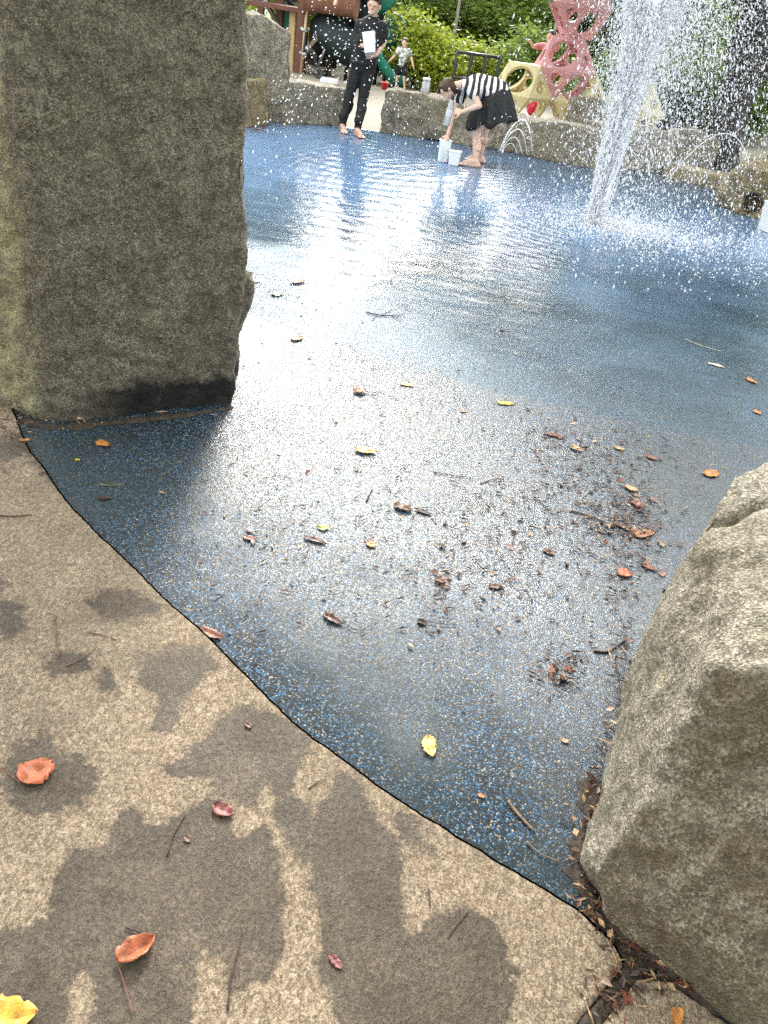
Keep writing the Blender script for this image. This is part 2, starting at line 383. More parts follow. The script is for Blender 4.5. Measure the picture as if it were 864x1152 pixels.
def slab(name, edge, d0, d1, T, thick, ns, nt, m, tpow=1.6, wob=.004):
    pts = np.array([[p.x, p.y] for p in smooth_path([Vector((e[0], e[1], 0)) for e in edge], 8)])
    L = np.r_[0, np.cumsum(np.hypot(*np.diff(pts, axis=0).T))]
    s = np.linspace(0, L[-1], ns); ex = np.interp(s, L, pts[:, 0]); ey = np.interp(s, L, pts[:, 1])
    w = np.array([mn.noise(Vector((a * 22, 3.1, 0))) * wob + mn.noise(Vector((a * 70, 9, 0))) * wob * .5 for a in s])
    f = s / L[-1]; dx = d0[0] * (1 - f) + d1[0] * f; dy = d0[1] * (1 - f) + d1[1] * f; nn = np.hypot(dx, dy); dx /= nn; dy /= nn
    tt = T * np.linspace(0, 1, nt) ** tpow
    G = np.zeros((nt + 2, ns, 3))
    for j in range(nt):
        k = 1 if j == 0 else max(0, 1 - tt[j] / .1)
        G[j + 2, :, 0] = ex + dx * (tt[j] + w * k + (.006 if j == 0 else 0)); G[j + 2, :, 1] = ey + dy * (tt[j] + w * k + (.006 if j == 0 else 0))
        G[j + 2, :, 2] = thick if j > 0 else thick
    G[1, :, 0] = ex + dx * w; G[1, :, 1] = ey + dy * w; G[1, :, 2] = thick - .004
    G[0] = G[1]; G[0, :, 2] = -.02
    # drop the far edge and both ends to the ground too
    V = G.reshape(-1, 3); nr = nt + 2
    idx = np.arange(nr * ns).reshape(nr, ns)
    F = np.stack([idx[:-1, :-1], idx[:-1, 1:], idx[1:, 1:], idx[1:, :-1]], -1).reshape(-1, 4)
    # right end skirt
    e = idx[:, -1]; sk = V[e].copy(); sk[:, 2] = -.02; base = len(V); V = np.vstack([V, sk])
    F = np.vstack([F, np.stack([e[:-1], base + np.arange(nr - 1), base + 1 + np.arange(nr - 1), e[1:]], -1)])
    e = idx[:, 0]; sk = V[e].copy(); sk[:, 2] = -.02; base = len(V); V = np.vstack([V, sk])
    F = np.vstack([F, np.stack([e[1:], base + 1 + np.arange(nr - 1), base + np.arange(nr - 1), e[:-1]], -1)])
    me = npmesh(name, V, F)
    X, Y = project(V); wet = np.zeros(len(V))
    near = (X > -300) & (X < 1200)
    for poly, k in zip(WET, LIGHTW):
        sd_ = sdf_px(X, Y, chaikin(poly, 2)); wet = np.maximum(wet, np.clip(.5 + sd_ / 36, 0, 1) * (.55 + .45 * k) * near)
    at = me.attributes.new('wet', 'FLOAT', 'POINT'); at.data.foreach_set('value', wet.astype(np.float32))
    return link(name, me, m)
t = NT('pale_concrete'); v = t.coord()
n1 = t.noise(5, 6, .65); n2 = t.noise(75, 6, .72); n3 = t.noise(260, 3, .7)
c = t.mix(t.ramp(n1, [(.3, 0.0), (.7, 1.0)]), (.200, .146, .099), (.355, .268, .186))
c = t.mix(t.ramp(n2, [(.36, .80), (.56, 0.0)]), c, (.115, .090, .060))
n5 = t.noise(115, 3, .6, t.coord('Object', (1.0, .62, 1)), .8)
c = t.mix(t.ramp(n5, [(.40, .62), (.52, 0.0)]), c, (.085, .060, .038))
c = t.mix(t.ramp(n5, [(.56, 0.0), (.66, .5)]), c, (.50, .405, .285))
c = t.mix(t.ramp(n3, [(.54, 0.0), (.66, .75)]), c, (.52, .435, .315))
n4 = t.noise(190, 2, .6, t.coord('Object', (1.0, .8, 1)))
c = t.mix(t.ramp(n4, [(.36, .70), (.47, 0.0)]), c, (.085, .062, .038))
st = t.noise(120, 4, .6, t.coord('Object', (.55, .30, 1)))
c = t.mix(t.ramp(t.noise(1.7, 6, .68), [(.5, 0.0), (.66, .45)]), c, (.14, .115, .08))
at = t.n('ShaderNodeAttribute', attribute_name='wet')
we = t.math('ADD', at.outputs['Fac'], t.math('MULTIPLY', t.math('SUBTRACT', t.noise(30, 6, .72), .5), .75))
we = t.math('ADD', we, t.math('MULTIPLY', t.math('SUBTRACT', t.noise(60, 4, .7, t.coord('Object', (.35, 1.0, 1))), .5), .35))
we = t.math('ADD', we, t.math('MULTIPLY', t.math('SUBTRACT', t.noise(9, 3, .5), .5), .55))
we = t.math('ADD', we, t.ramp(t.noise(4.2, 5, .65, t.coord('Object', (1.0, 1.3, 1))), [(.53, 0.0), (.68, .46)]))
wf = t.ramp(we, [(.42, 0.0), (.54, 1.0)])
wv = t.ramp(t.noise(6.5, 4, .6), [(.36, .76), (.56, 1.0)])
c = t.mix(t.math('MULTIPLY', wf, wv), c, t.mix(1.0, c, (.30, .278, .242), 'MULTIPLY'))
wh = t.ramp(we, [(.20, 0.0), (.46, .34)]); c = t.mix(wh, c, t.mix(1.0, c, (.50, .48, .45), 'MULTIPLY'))
rg = t.mix(wf, .88, t.ramp(t.noise(8, 3), [(.4, .30), (.6, .5)]))
hg = t.math('ADD', t.math('MULTIPLY', n2, .8), t.math('ADD', t.math('MULTIPLY', n3, .3), t.math('ADD', t.math('MULTIPLY', st, .4), t.math('MULTIPLY', n5, .6))))
M_conc = t.done(t.pr(c, rg, t.bump(hg, .0055, .9), .35))
edge = [(-3.0, 8.5), (-3.1, 6.6), (-2.7, 4.9), (-2.1, 3.5), (-1.6, 2.75)] + [tuple(P(*e)[:2]) for e in EDGE_PX]
tag(slab('pavement', edge, (-.9, -.45), (-.67, -.74), 3.6, .012, 760, 230, M_conc), kind='structure')
e2 = [P(716, 1104), P(745, 1106), P(790, 1134), P(840, 1170), P(930, 1235), P(1060, 1340)]
tag(slab('pavement', [tuple(p[:2]) for p in e2], (-.67, -.74), (-.67, -.74), 2.2, .010, 200, 90, M_conc, 1.3, .006), kind='structure')
t = NT('dark_soil'); n2 = t.noise(60, 5, .75); c = t.mix(t.ramp(n2, [(.35, 0.0), (.7, 1.0)]), (.018, .013, .009), (.085, .058, .036))
M_soil = t.done(t.pr(c, .75, t.bump(n2, .012)))
def soil_strip(name, px, w, z0, m, seed=0, taper=False):
    pts = smooth_path([P(*q) for q in px], 10); V = []; F = []; n = len(pts); K = 9
    for i, p in enumerate(pts):
        tn = (pts[min(i + 1, n - 1)] - pts[max(i - 1, 0)]).normalized(); s = Vector((-tn.y, tn.x, 0))
        ww = w * (.75 + .8 * mn.noise(Vector((i * .21, seed, 0))) + .6 * mn.noise(Vector((i * .9, seed, 4)))) * (math.sin(math.pi * (i + .3) / n) ** .5 if taper else 1)
        for k in range(K):
            f = k / (K - 1) * 2 - 1
            q = p + s * f * ww; hgt = z0 * (1 - f * f) * (1 + .9 * mn.noise(q * 60)) - .001 * (abs(f) > .95)
            V.append((q.x, q.y, max(.0015, hgt)))
    for i in range(n - 1):
        for k in range(K - 1):
            F.append((i * K + k, (i + 1) * K + k, (i + 1) * K + k + 1, i * K + k + 1))
    return tag(link(name, pymesh(name, V, F), m, None, True), kind='stuff')
o = soil_strip('dirt', [(672, 880), (655, 950), (660, 1000), (690, 1050), (712, 1090), (672, 1140), (640, 1180)], .035, .010, M_soil)
o['label'] = 'dark soil washed into the gap between paving slab and boulder'; o['category'] = 'soil'
o = soil_strip('dirt', [(690, 1040), (735, 1080), (790, 1118), (850, 1155), (920, 1200)], .034, .014, M_soil, 5)
o['label'] = 'dark soil along the foot of the boulder on the lower slab'; o['category'] = 'soil'
o = soil_strip('dirt', [(-20, 470), (30, 474), (60, 481), (120, 476), (200, 468), (262, 459)], .032, .007, M_soil, 9, True)
o['label'] = 'dark soil and crumbs along the foot of the tall standing stone'; o['category'] = 'soil'
exec_marker = 0
# ------------------------------------------------------------------ stones
def rock(name, pts, m, vox, amps, seed=0, smooth_it=6, extra=None, cut=None, facet=None):
    bm = bmesh.new()
    for grp in ([pts] + (extra or [])):
        vs = [bm.verts.new(p) for p in grp]
        r = bmesh.ops.convex_hull(bm, input=vs)
        bmesh.ops.delete(bm, geom=[g for g in r['geom_interior'] if isinstance(g, bmesh.types.BMVert)], context='VERTS')
    bmesh.ops.recalc_face_normals(bm, faces=bm.faces)
    o = link(name, bmend(bm, name), None)
    mods = [('REMESH', dict(mode='VOXEL', voxel_size=vox)), ('SMOOTH', dict(iterations=smooth_it, factor=.5))]
    me = evaluated(o, mods)
    n = len(me.vertices); V = np.zeros(n * 3, np.float32); me.vertices.foreach_get('co', V); V = V.reshape(-1, 3)
    N = np.zeros(n * 3, np.float32); me.vertices.foreach_get('normal', N); N = N.reshape(-1, 3)
    off = Vector((seed * 3.7, seed * 1.3, seed * 7.1))
    for i in range(n):
        p = Vector(V[i]); d = 0
        for fr, am in amps:
            q = p * fr + off
            d += am * mn.noise(q)
        if facet: d += facet[1] * (.45 - mn.voronoi(p * facet[0] + off + Vector((mn.noise(p * 9), mn.noise(p * 9 + off), 0)) * .25)[0][0])
        V[i] += N[i] * d
    if cut is not None:
        c0, ax, rr, dep = cut
        for i in range(n):
            w = Vector(V[i]) - c0; a = w.dot(ax); side = w - ax * a
            q = side.length / rr + .25 * mn.noise(Vector(V[i]) * 9)
            if q < 1 and a > -.3: V[i] = np.array(Vector(V[i]) - ax * dep * min(1, (1 - q) * 4))
    me.vertices.foreach_set('co', V.ravel()); me.update()
    me.materials.append(m); me.polygons.foreach_set('use_smooth', [True] * len(me.polygons))
    return o
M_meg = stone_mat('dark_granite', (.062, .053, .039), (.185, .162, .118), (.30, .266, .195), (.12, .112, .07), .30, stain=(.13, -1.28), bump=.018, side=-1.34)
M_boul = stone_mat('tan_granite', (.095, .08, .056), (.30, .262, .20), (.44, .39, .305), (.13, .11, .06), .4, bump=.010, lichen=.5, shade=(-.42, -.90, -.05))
M_far = stone_mat('grey_granite', (.085, .07, .05), (.27, .235, .175), (.45, .40, .31), (.14, .115, .05), .5, bump=.03, sc_=.45)
M_farY = stone_mat('ochre_granite', (.10, .075, .035), (.27, .21, .11), (.40, .33, .20), (.12, .10, .03), .6, bump=.03, sc_=.45)

S = Vector
# tall standing stone: base ring and top ring
bl = S((-1.30, 2.52, -.02)); br = S((-.71, 2.90, -.02))
base = [bl, br, S((-.80, 3.28, -.02)), S((-1.0, 3.62, -.02)), S((-1.55, 3.45, -.02)), S((-1.80, 2.95, -.02)), S((-1.56, 2.58, -.02))]
tfl = Q(30, 20, 2.56); tfr = Q(283, 60, 2.93)
top = [S((-1.315, 2.57, 1.92)), S((-.72, 2.95, 1.86)), S((-.84, 3.30, 1.80)), S((-1.02, 3.55, 1.78)), S((-1.5, 3.4, 1.82)), S((-1.76, 2.98, 1.90)), S((-1.58, 2.66, 1.94))]
mid = [S((-.672, 2.92, .42)), S((-.695, 2.93, 1.3)), S((-.76, 3.22, .6))]
knob = [Q(272, 372, 3.05), Q(284, 325, 3.05), Q(285, 300, 3.1), Q(270, 310, 3.02), Q(272, 372, 3.2), Q(285, 320, 3.25), Q(262, 340, 3.1)]
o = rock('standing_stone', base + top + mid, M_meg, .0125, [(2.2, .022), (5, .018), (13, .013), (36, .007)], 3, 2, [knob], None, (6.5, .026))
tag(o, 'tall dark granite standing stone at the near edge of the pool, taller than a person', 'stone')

# big near boulder on the right
bp = [P(662, 955), P(690, 830), P(735, 712), P(700, 1050), P(770, 1108), P(850, 1150), S((1.35, .30, 0)), S((1.8, .7, 0)), S((1.7, 1.7, 0)), S((1.1, 2.0, 0))]
bp = [S((p.x, p.y, -.02)) for p in bp]
def Ph(px, py, H): return P(px, py, H)
up = [Ph(694, 958, .15), Ph(764, 788, .44), Ph(806, 752, .555), Ph(862, 760, .60), Ph(795, 572, .66), Ph(832, 528, .70), Ph(866, 508, .70), Ph(900, 500, .72), Ph(985, 800, .60), Ph(665, 985, .09), Ph(672, 900, .12), Ph(724, 722, .34)]
up += [S((1.3, 1.75, .70)), S((1.6, 1.2, .68)), S((1.5, .6, .55)), S((1.25, .55, .50))]
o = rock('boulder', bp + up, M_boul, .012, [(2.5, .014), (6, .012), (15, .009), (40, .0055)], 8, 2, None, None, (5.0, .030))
me = o.data
for vtx in me.vertices:                    # a crack across the top
    p = vtx.co
    if p.z > .45:
        s_ = p.y - (1.50 + .10 * mn.noise(S((p.x * 9, 2, 0))) + .25 * (p.x - .85))
        vtx.co.z -= .030 * math.exp(-(s_ / .013) ** 2)
        vtx.co.z -= .02 * (1 / (1 + math.exp(-s_ / .008)))
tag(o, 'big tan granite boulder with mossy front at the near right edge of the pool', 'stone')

def wall_stone(name, label, basepx, H, depth, m, seed, toppx=None, lean=0.0, vox=.035, extra_back=None, amp=1.0, group='stones around the splash pool'):
    a, b = P(*basepx[0]), P(*basepx[1]); dirv = (b - a).normalized(); nrm = S((-dirv.y, dirv.x, 0))
    if nrm.y < 0: nrm = -nrm
    pts = []
    hs = H if isinstance(H, (list, tuple)) else [H, H]
    K = len(hs)
    for k in range(K):
        f = k / (K - 1); p = a.lerp(b, f)
        j = .04 * mn.noise(S((seed, k * 1.7, 0)))
        pts += [S((p.x, p.y, -.03)), p + nrm * depth + S((0, 0, -.03))]
        pts += [p + nrm * (lean + j + .03) + S((0, 0, hs[k])), p + nrm * (depth - .05 + j) + S((0, 0, hs[k] * .97))]
    o = rock(name, pts, m, vox, [(1.7, .05 * amp), (4.5, .03 * amp), (12, .016 * amp), (26, .008)], seed, 2, None, None, (3.2, .07 * amp))
    return tag(o, label, 'stone', group)
wall_stone('wall_stone', 'tall rounded grey upright slab beside the brown playground post', [(262, 135), (322, 139)], [1.10, 1.16, 1.0], .55, M_far, 21, amp=.7)
wall_stone('wall_stone', 'small yellow mossy stone leaning in front of the tall grey slab', [(272, 144), (302, 142)], [.50, .50], .35, M_farY, 22, amp=.6)
wall_stone('wall_stone', 'squared grey block stone behind the legs of the person in black', [(314, 139), (392, 143)], [.46, .47, .45], .60, M_far, 23, amp=.6)
wall_stone('wall_stone', 'long low boulder with a notched top behind the bending person', [(427, 149), (588, 174)], [.50, .54, .36, .47, .46, .42], .65, M_far, 24, amp=1.1)
wall_stone('wall_stone', 'flat topped grey wall stone below the yellow climbing cells', [(577, 173), (672, 192)], [.42, .47, .45, .44], .6, M_far, 25, amp=.5)
a = wall_stone('wall_stone', 'higher dark wall stone in the second row behind the fountain', [(628, 158), (700, 172)], [.62, .66, .64], .55, M_far, 26, amp=.5)
a = wall_stone('wall_stone', 'dark grey wall stone half hidden by the falling spray right of the jet', [(674, 190), (752, 196)], [.52, .56, .5], .6, M_far, 27, amp=.6)
wall_stone('wall_stone', 'low sand coloured kerb stone between the spray and the holed boulder', [(742, 199), (818, 217)], [.16, .17, .15], .45, M_farY, 28, amp=.4)
wall_stone('wall_stone', 'dark wall stone behind the spray at the foot of the tree', [(738, 178), (800, 190)], [.42, .46, .4], .5, M_far, 30, amp=.5)
# boulder with a spout hole
hp = P(846, 236); hb = [P(808, 228), P(826, 240), P(880, 250), P(920, 262)]
pts = [S((p.x, p.y, -.03)) for p in hb] + [S((3.6, 10.9, -.03)), S((4.9, 10.6, -.03)), S((4.8, 9.7, -.03))]
pts += [Ph(812, 213, .18), Ph(832, 184, .50), Ph(860, 191, .50), Ph(905, 205, .46), S((3.75, 10.6, .50)), S((4.6, 10.4, .46)), S((4.7, 9.8, .36))]
o = rock('spout_boulder', pts, M_farY, .022, [(2.2, .05), (6, .03), (15, .014)], 33, 3, cut=(P(849, 226, .13) , S((-.38, -.92, .05)).normalized(), .115, .22))
tag(o, 'ochre boulder with a black spout hole at the right edge of the pool', 'stone', 'stones around the splash pool')

# ------------------------------------------------------------------ vegetation
def crown_mesh(name, centers, radii, nclump, per, leaf, seed, shell=.55, droop=.0, clump=.35):
    r = np.random.default_rng(seed); Vs = []
    cs = np.asarray(centers, float); rs = np.asarray(radii, float)
    w = rs.prod(1) ** (2 / 3); w /= w.sum()
    k = r.choice(len(cs), nclump, p=w)
    d = r.normal(size=(nclump, 3)); d /= np.linalg.norm(d, axis=1)[:, None]
    q = (shell + (1 - shell) * r.random(nclump) ** .6)[:, None]
    cc = cs[k] + d * rs[k] * q
    s = clump * (.6 + .8 * r.random(nclump))
    c = np.repeat(cc, per, 0) + r.normal(size=(nclump * per, 3)) * np.repeat(s, per)[:, None] * np.array([.6, .6, .42])
    n = len(c)
    a = r.normal(size=(n, 3)); a[:, 2] *= .45; a[:, 2] -= droop; a /= np.linalg.norm(a, axis=1)[:, None]
    u = r.normal(size=(n, 3)) * .6 + np.array([0, 0, 1.0]); b = np.cross(a, u); b /= np.linalg.norm(b, axis=1)[:, None] + 1e-9
    L = leaf * (.6 + .8 * r.random(n))[:, None]; nn = np.cross(a, b)
    V = np.stack([c - a * L * .5, c + b * L * .27 + nn * L * .07, c + a * L * .5 - nn * L * .05, c - b * L * .27 + nn * L * .07], 1).reshape(-1, 3)
    return npmesh(name, V, np.arange(n * 4).reshape(n, 4))
M_bark = NT('dark_bark'); t = M_bark; n2 = t.noise(14, 6, .7, t.coord('Object', (1, 1, .25)))
M_bark = t.done(t.pr(t.mix(t.ramp(n2, [(.35, 0.0), (.65, 1.0)]), (.010, .008, .006), (.045, .036, .027)), .9, t.bump(n2, .04)))
M_pale_bark = simple('pale_bark', (.30, .27, .21), .85, .3, 12, .02)
M_leafA = leaf_cloud_mat('mid_green_leaves', (.11, .18, .035), (.20, .30, .06), (.32, .43, .10), .62)
M_leafB = leaf_cloud_mat('dark_green_leaves', (.035, .065, .016), (.07, .12, .028), (.13, .20, .045), .45)
M_leafC = leaf_cloud_mat('yellow_green_leaves', (.20, .29, .022), (.36, .44, .035), (.52, .53, .06), .5)
M_leafD = leaf_cloud_mat('light_green_leaves', (.15, .23, .05), (.25, .35, .08), (.36, .45, .13), .6)

def trunk_mesh(h, r0, lean=(0, 0), limbs=5, seed=0, crownz=(.4, 1.0), spread=1.5):
    r = random.Random(seed); bm = bmesh.new()
    pts = [S((lean[0] * f * f * h + .06 * math.sin(f * 5 + seed), lean[1] * f * f * h + .05 * math.cos(f * 4 + seed), h * f)) for f in [0, .08, .2, .35, .5, .65, .8, .92]]
    tube_bm(bm, pts, [r0 * 1.45, r0 * 1.1, r0, r0 * .88, r0 * .72, r0 * .52, r0 * .32, r0 * .15], 12)
    for i in range(limbs):
        f = crownz[0] + (crownz[1] - crownz[0]) * .7 * i / max(1, limbs - 1); p = S((lean[0] * f * f * h, lean[1] * f * f * h, h * f))
        a = i * 2.4 + seed; rr = spread * (.7 + .5 * r.random())
        e = p + S((math.cos(a) * rr, math.sin(a) * rr, rr * .55)); m_ = p.lerp(e, .5) + S((0, 0, .12 * rr))
        tube_bm(bm, smooth_path([p, m_, e], 4), [r0 * .42, r0 * .12], 7)
    bmesh.ops.recalc_face_normals(bm, faces=bm.faces); return bmend(bm, 'trunk')
PROTO = {}
def proto(kind):
    if kind in PROTO: return PROTO[kind]
    if kind == 'low':        # branches down to the ground, 6 m
        tr = trunk_mesh(5.2, .12, (0, 0), 6, 1, (.18, .95), 1.5)
        cr = crown_mesh('crown', [(0, 0, 2.4), (1.1, .3, 1.8), (-1.1, -.4, 2.0), (.3, -.9, 3.2), (-.5, .8, 3.9), (0, 0, 4.7)], [(1.7, 1.7, 1.5), (1.3, 1.3, 1.1), (1.3, 1.3, 1.2), (1.3, 1.2, 1.2), (1.2, 1.2, 1.0), (.9, .9, .9)], 520, 17, .17, 5)
    elif kind == 'tall':
        tr = trunk_mesh(10.5, .22, (.02, 0), 7, 2, (.22, .95), 2.6)
        cr = crown_mesh('crown', [(0, 0, 6.5), (2, .4, 4.8), (-2, -.6, 5.2), (.5, -1.8, 4.3), (-.9, 1.5, 8.2), (.6, .2, 9.5), (-1.2, -1.0, 3.2), (1.6, -.8, 3.0)], [(2.6, 2.6, 2.4), (2, 2, 1.7), (2.1, 2, 1.8), (2, 1.9, 1.5), (1.9, 1.9, 1.7), (1.4, 1.4, 1.3), (1.6, 1.6, 1.2), (1.5, 1.4, 1.0)], 900, 16, .22, 6)
    elif kind == 'bush':
        tr = trunk_mesh(.9, .03, (0, 0), 7, 3, (.05, .8), .5)
        cr = crown_mesh('crown', [(0, 0, .62), (.42, .1, .5), (-.42, -.1, .55), (.1, -.3, .36), (-.15, .25, .85)], [(.5, .45, .5), (.4, .4, .4), (.42, .4, .42), (.5, .35, .34), (.32, .3, .28)], 260, 14, .085, 7, .5, .2, .14)
    PROTO[kind] = (tr, cr); return PROTO[kind]
def tree(name, kind, mleaf, loc, sca, rz, label, cat, group, bark=None):
    tr, cr = proto(kind); e = empty(name, loc, rz); e.scale = sca if isinstance(sca, tuple) else (sca,) * 3
    tag(e, label, cat, group)
    for nm, me, m in (('trunk', tr, bark or M_bark), ('crown', cr, mleaf)):
        o = bpy.data.objects.new(nm, me); COL.objects.link(o); o.parent = e
        if not me.materials: me.materials.append(m)
        o.material_slots[0].link = 'OBJECT'; o.material_slots[0].material = m
    return e
G_T = 'trees behind the playground'
tree('tree', 'low', M_leafD, (-1.6, 23.5, 0), (1, 1, .72), .3, 'light green low branching tree above the boy in the patterned shirt', 'tree', G_T)
tree('tree', 'low', M_leafD, (.6, 25.5, 0), (1.08, 1.08, .66), 1.6, 'light green bushy tree behind the yellow green shrubs', 'tree', G_T)
tree('tree', 'low', M_leafA, (2.6, 24.0, 0), (1.0, 1.0, .72), 2.9, 'mid green tree with hanging branches left of the climbing cells', 'tree', G_T)
tree('tree', 'low', M_leafB, (4.6, 24.5, 0), (1.1, 1.1, 1.2), 4.1, 'dark green tree standing behind the red climbing cell', 'tree', G_T)
tree('tree', 'tall', M_leafB, (6.4, 21.5, 0), .95, .8, 'tall dark tree hidden behind the upper half of the fountain', 'tree', G_T)
tree('tree', 'tall', M_leafD, (10.2, 27.0, 0), 1.0, 2.2, 'tall light green tree seen between the spray and the dark trunk', 'tree', G_T)
tree('tree', 'low', M_leafD, (8.2, 23.5, 0), 1.05, 3.3, 'bushy light green tree right behind the falling spray', 'tree', G_T)
tree('tree', 'tall', M_leafA, (-6.8, 25.5, 0), 1.0, 5.0, 'tall mid green tree behind the playground tower', 'tree', G_T)
tree('tree', 'low', M_leafC, (-4.6, 23.0, 0), (.9, .9, .8), 5.6, 'sunlit yellow green tree seen under the brown crawl tunnel', 'tree', G_T)
tree('tree', 'tall', M_leafB, (-9.5, 21.0, 0), 1.05, 1.0, 'tall dark tree at the left end of the playground', 'tree', G_T)
tree('tree', 'low', M_leafA, (1.2, 30.5, 0), (1.3, 1.3, .72), .2, 'mid green tree far back in the middle of the park', 'tree', G_T)
tree('tree', 'low', M_leafA, (-1.9, 29.0, 0), (1.2, 1.2, .72), 2.2, 'mid green tree far back above the small green slide', 'tree', G_T)
tree('tree', 'tall', M_leafD, (14.0, 25.0, 0), .9, 4.0, 'light green tree behind the railing at the right edge', 'tree', G_T)
for px, x, y, h, lb in ((565, 2.0, 20.5, 3.6, 'thin pale bare trunk between the railing and the yellow climbing cell'), (440, -.2, 21.5, 3.8, 'thin pale bare trunk above the yellow green shrubs')):
    o = link('sapling_trunk', trunk_mesh(h, .045, (.05, 0), 3, int(px), (.6, .9), .5), M_pale_bark, None, True); o.location = (x, y, 0)
    tag(o, lb, 'tree trunk', 'thin trunks in the park')
G_S = 'shrubs behind the pool'
def at_px(px, Y): p = Q(px, 100, Y); return (p.x, Y, 0)
for px, Y, s_, rz, m, lb in ((464, 18.6, (1.15, 1.1, 1.25), .2, M_leafC, 'bright yellow green shrub right beside the boy'), (490, 18.9, (1.2, 1.2, 1.0), 1.4, M_leafC, 'bright yellow green shrub above the clear jar on the stone'),
                             (520, 19.6, (1.2, 1.2, .9), 2.6, M_leafC, 'yellow green shrub behind the black railing'), (548, 20.0, (1.2, 1.2, .95), 3.8, M_leafD, 'light green shrub behind the bent back of the striped top'),
                             (438, 20.6, (1.1, 1.1, 1.3), 5, M_leafD, 'light green shrub behind the boy with spread arms'), (352, 20.4, (1.1, 1, 1.4), 2.0, M_leafC, 'yellow green shrub seen through the opening beside the playground post'),
                             (716, 18.0, (1.6, 1.4, 1.2), .7, M_leafB, 'dark green shrub behind the wall stone in the spray'), (770, 17.5, (1.6, 1.4, 1.2), 2.7, M_leafB, 'dark green shrub left of the dark tree trunk'),
                             (845, 18.5, (1.9, 1.5, 1.0), 4.4, M_leafB, 'dark green shrub below the railing at the right edge'), (600, 21.0, (1.5, 1.4, 1.3), 1.1, M_leafA, 'green shrub seen through the holes of the yellow climbing cells')):
    tree('shrub', 'bush', m, at_px(px, Y), s_, rz, lb, 'shrub', G_S)
# big dark tree on the right, leaning and forking
e = empty('tree', (4.30, 13.3, 0)); tag(e, 'big dark leaning tree with a forked trunk at the upper right edge', 'tree', G_T)
Yt = 13.3
tp = [Q(806, 205, Yt), Q(808, 188, Yt), Q(814, 150, Yt), Q(829, 105, Yt), Q(845, 60, Yt), Q(850, 20, Yt), Q(852, -30, Yt), Q(850, -110, Yt), Q(848, -220, Yt)]
tp = [S((p.x - 4.30, 0.0, p.z)) for p in tp]; tp[0].z = -.05
bm = bmesh.new(); pth = smooth_path(tp, 5)
tube_bm(bm, pth, [.36, .30, .27, .25, .235, .20, .18, .14, .10], 16)
fk = tp[4]
tube_bm(bm, smooth_path([tp[3] + S((.05, 0, .1)), tp[3] + S((.40, .05, .50)), tp[3] + S((.95, .1, 1.2)), tp[3] + S((1.7, .2, 2.6)), tp[3] + S((2.2, .3, 4.2))], 5), [.17, .16, .13, .1, .06], 12)
tube_bm(bm, smooth_path([tp[6], tp[6] + S((-.8, -.2, .7)), tp[6] + S((-2.0, -.3, 1.2)), tp[6] + S((-3.1, -.2, 1.35))], 5), [.10, .03], 9)
tube_bm(bm, smooth_path([tp[7], tp[7] + S((.6, -.9, .9)), tp[7] + S((.8, -2.2, 1.4))], 5), [.09, .03], 9)
bmesh.ops.recalc_face_normals(bm, faces=bm.faces)
me = bmend(bm, 'trunk')
for vtx in me.vertices: vtx.co += vtx.normal * .03 * mn.noise(vtx.co * 5)
link('trunk', me, M_bark, e, True)
zt = tp[7].z; xt = tp[7].x
link('crown', crown_mesh('crown', [(xt, 0, zt + .9), (xt - 1.9, .2, zt + .3), (xt + 2.0, .3, zt + .6), (xt - .3, -2.0, zt + 1.4), (xt + .4, 1.6, zt + 1.0), (xt - 3.2, .1, zt - .5), (xt + .5, 0, zt + 3.2), (xt - 1.6, -1.0, zt + 2.2), (xt + 1.8, -1.3, zt + 2.2), (xt - 3.6, -.6, zt + .9), (xt - 2.6, -2.4, zt + .8), (xt + 1.0, -3.4, zt + 1.0)],
     [(1.9, 1.9, 1.2), (1.5, 1.5, .9), (1.8, 1.8, 1.3), (1.7, 1.6, 1.1), (1.7, 1.6, 1.2), (1.2, 1.2, .7), (1.9, 1.9, 1.5), (1.6, 1.6, 1.2), (1.7, 1.7, 1.2), (1.6, 1.5, 1.0), (1.6, 1.5, .9), (1.8, 1.6, 1.1)], 1900, 18, .16, 12, .35, .15, .34), M_leafB, e)
for nm_, (tx, ty), cc_, lb in (('a', (-3.4, -1.6), [(-1.6, -.6, 6.3), (.6, -.4, 6.8), (-2.6, -3.2, 6.6), (-.4, 1.4, 7.3), (-3.0, 1.0, 6.7)], 'shade tree standing left behind the place the photo was taken from'),
                          ('b', (4.8, -1.2), [(2.6, -.6, 6.6), (4.6, -.6, 6.9), (1.2, -2.4, 7.0), (5.0, -2.6, 6.5), (3.0, -3.2, 7.2)], 'shade tree standing right behind the place the photo was taken from')):
    e = empty('tree', (tx, ty, 0)); tag(e, lb, 'tree', 'shade trees over the near edge of the pool')
    link('trunk', trunk_mesh(8.0, .24, (.03, .02), 6, int(tx), (.5, .9), 2.4), M_bark, e, True)
    link('crown', crown_mesh('crown', [(q[0] - tx, q[1] - ty, q[2]) for q in cc_], [(2.4, 2.3, 1.3)] * 5, 620, 17, .24, 40 + int(tx), .2, .1, .55), M_leafA, e)
for i in range(9):                         # unseen hedge row added behind the camera to darken the stone fronts
    x = -6.4 + i * 1.6
    tree('blocker_shrub', 'bush', M_leafB, (x, -5.2 + .25 * math.sin(i * 2.3), 0), (2.1, 1.7, 2.6 + .3 * math.sin(i * 1.7)), i * 1.1, 'tall dark shrub in an unseen row added behind the pool edge to block light', 'shrub', 'unseen hedge added to block light behind the pool edge')
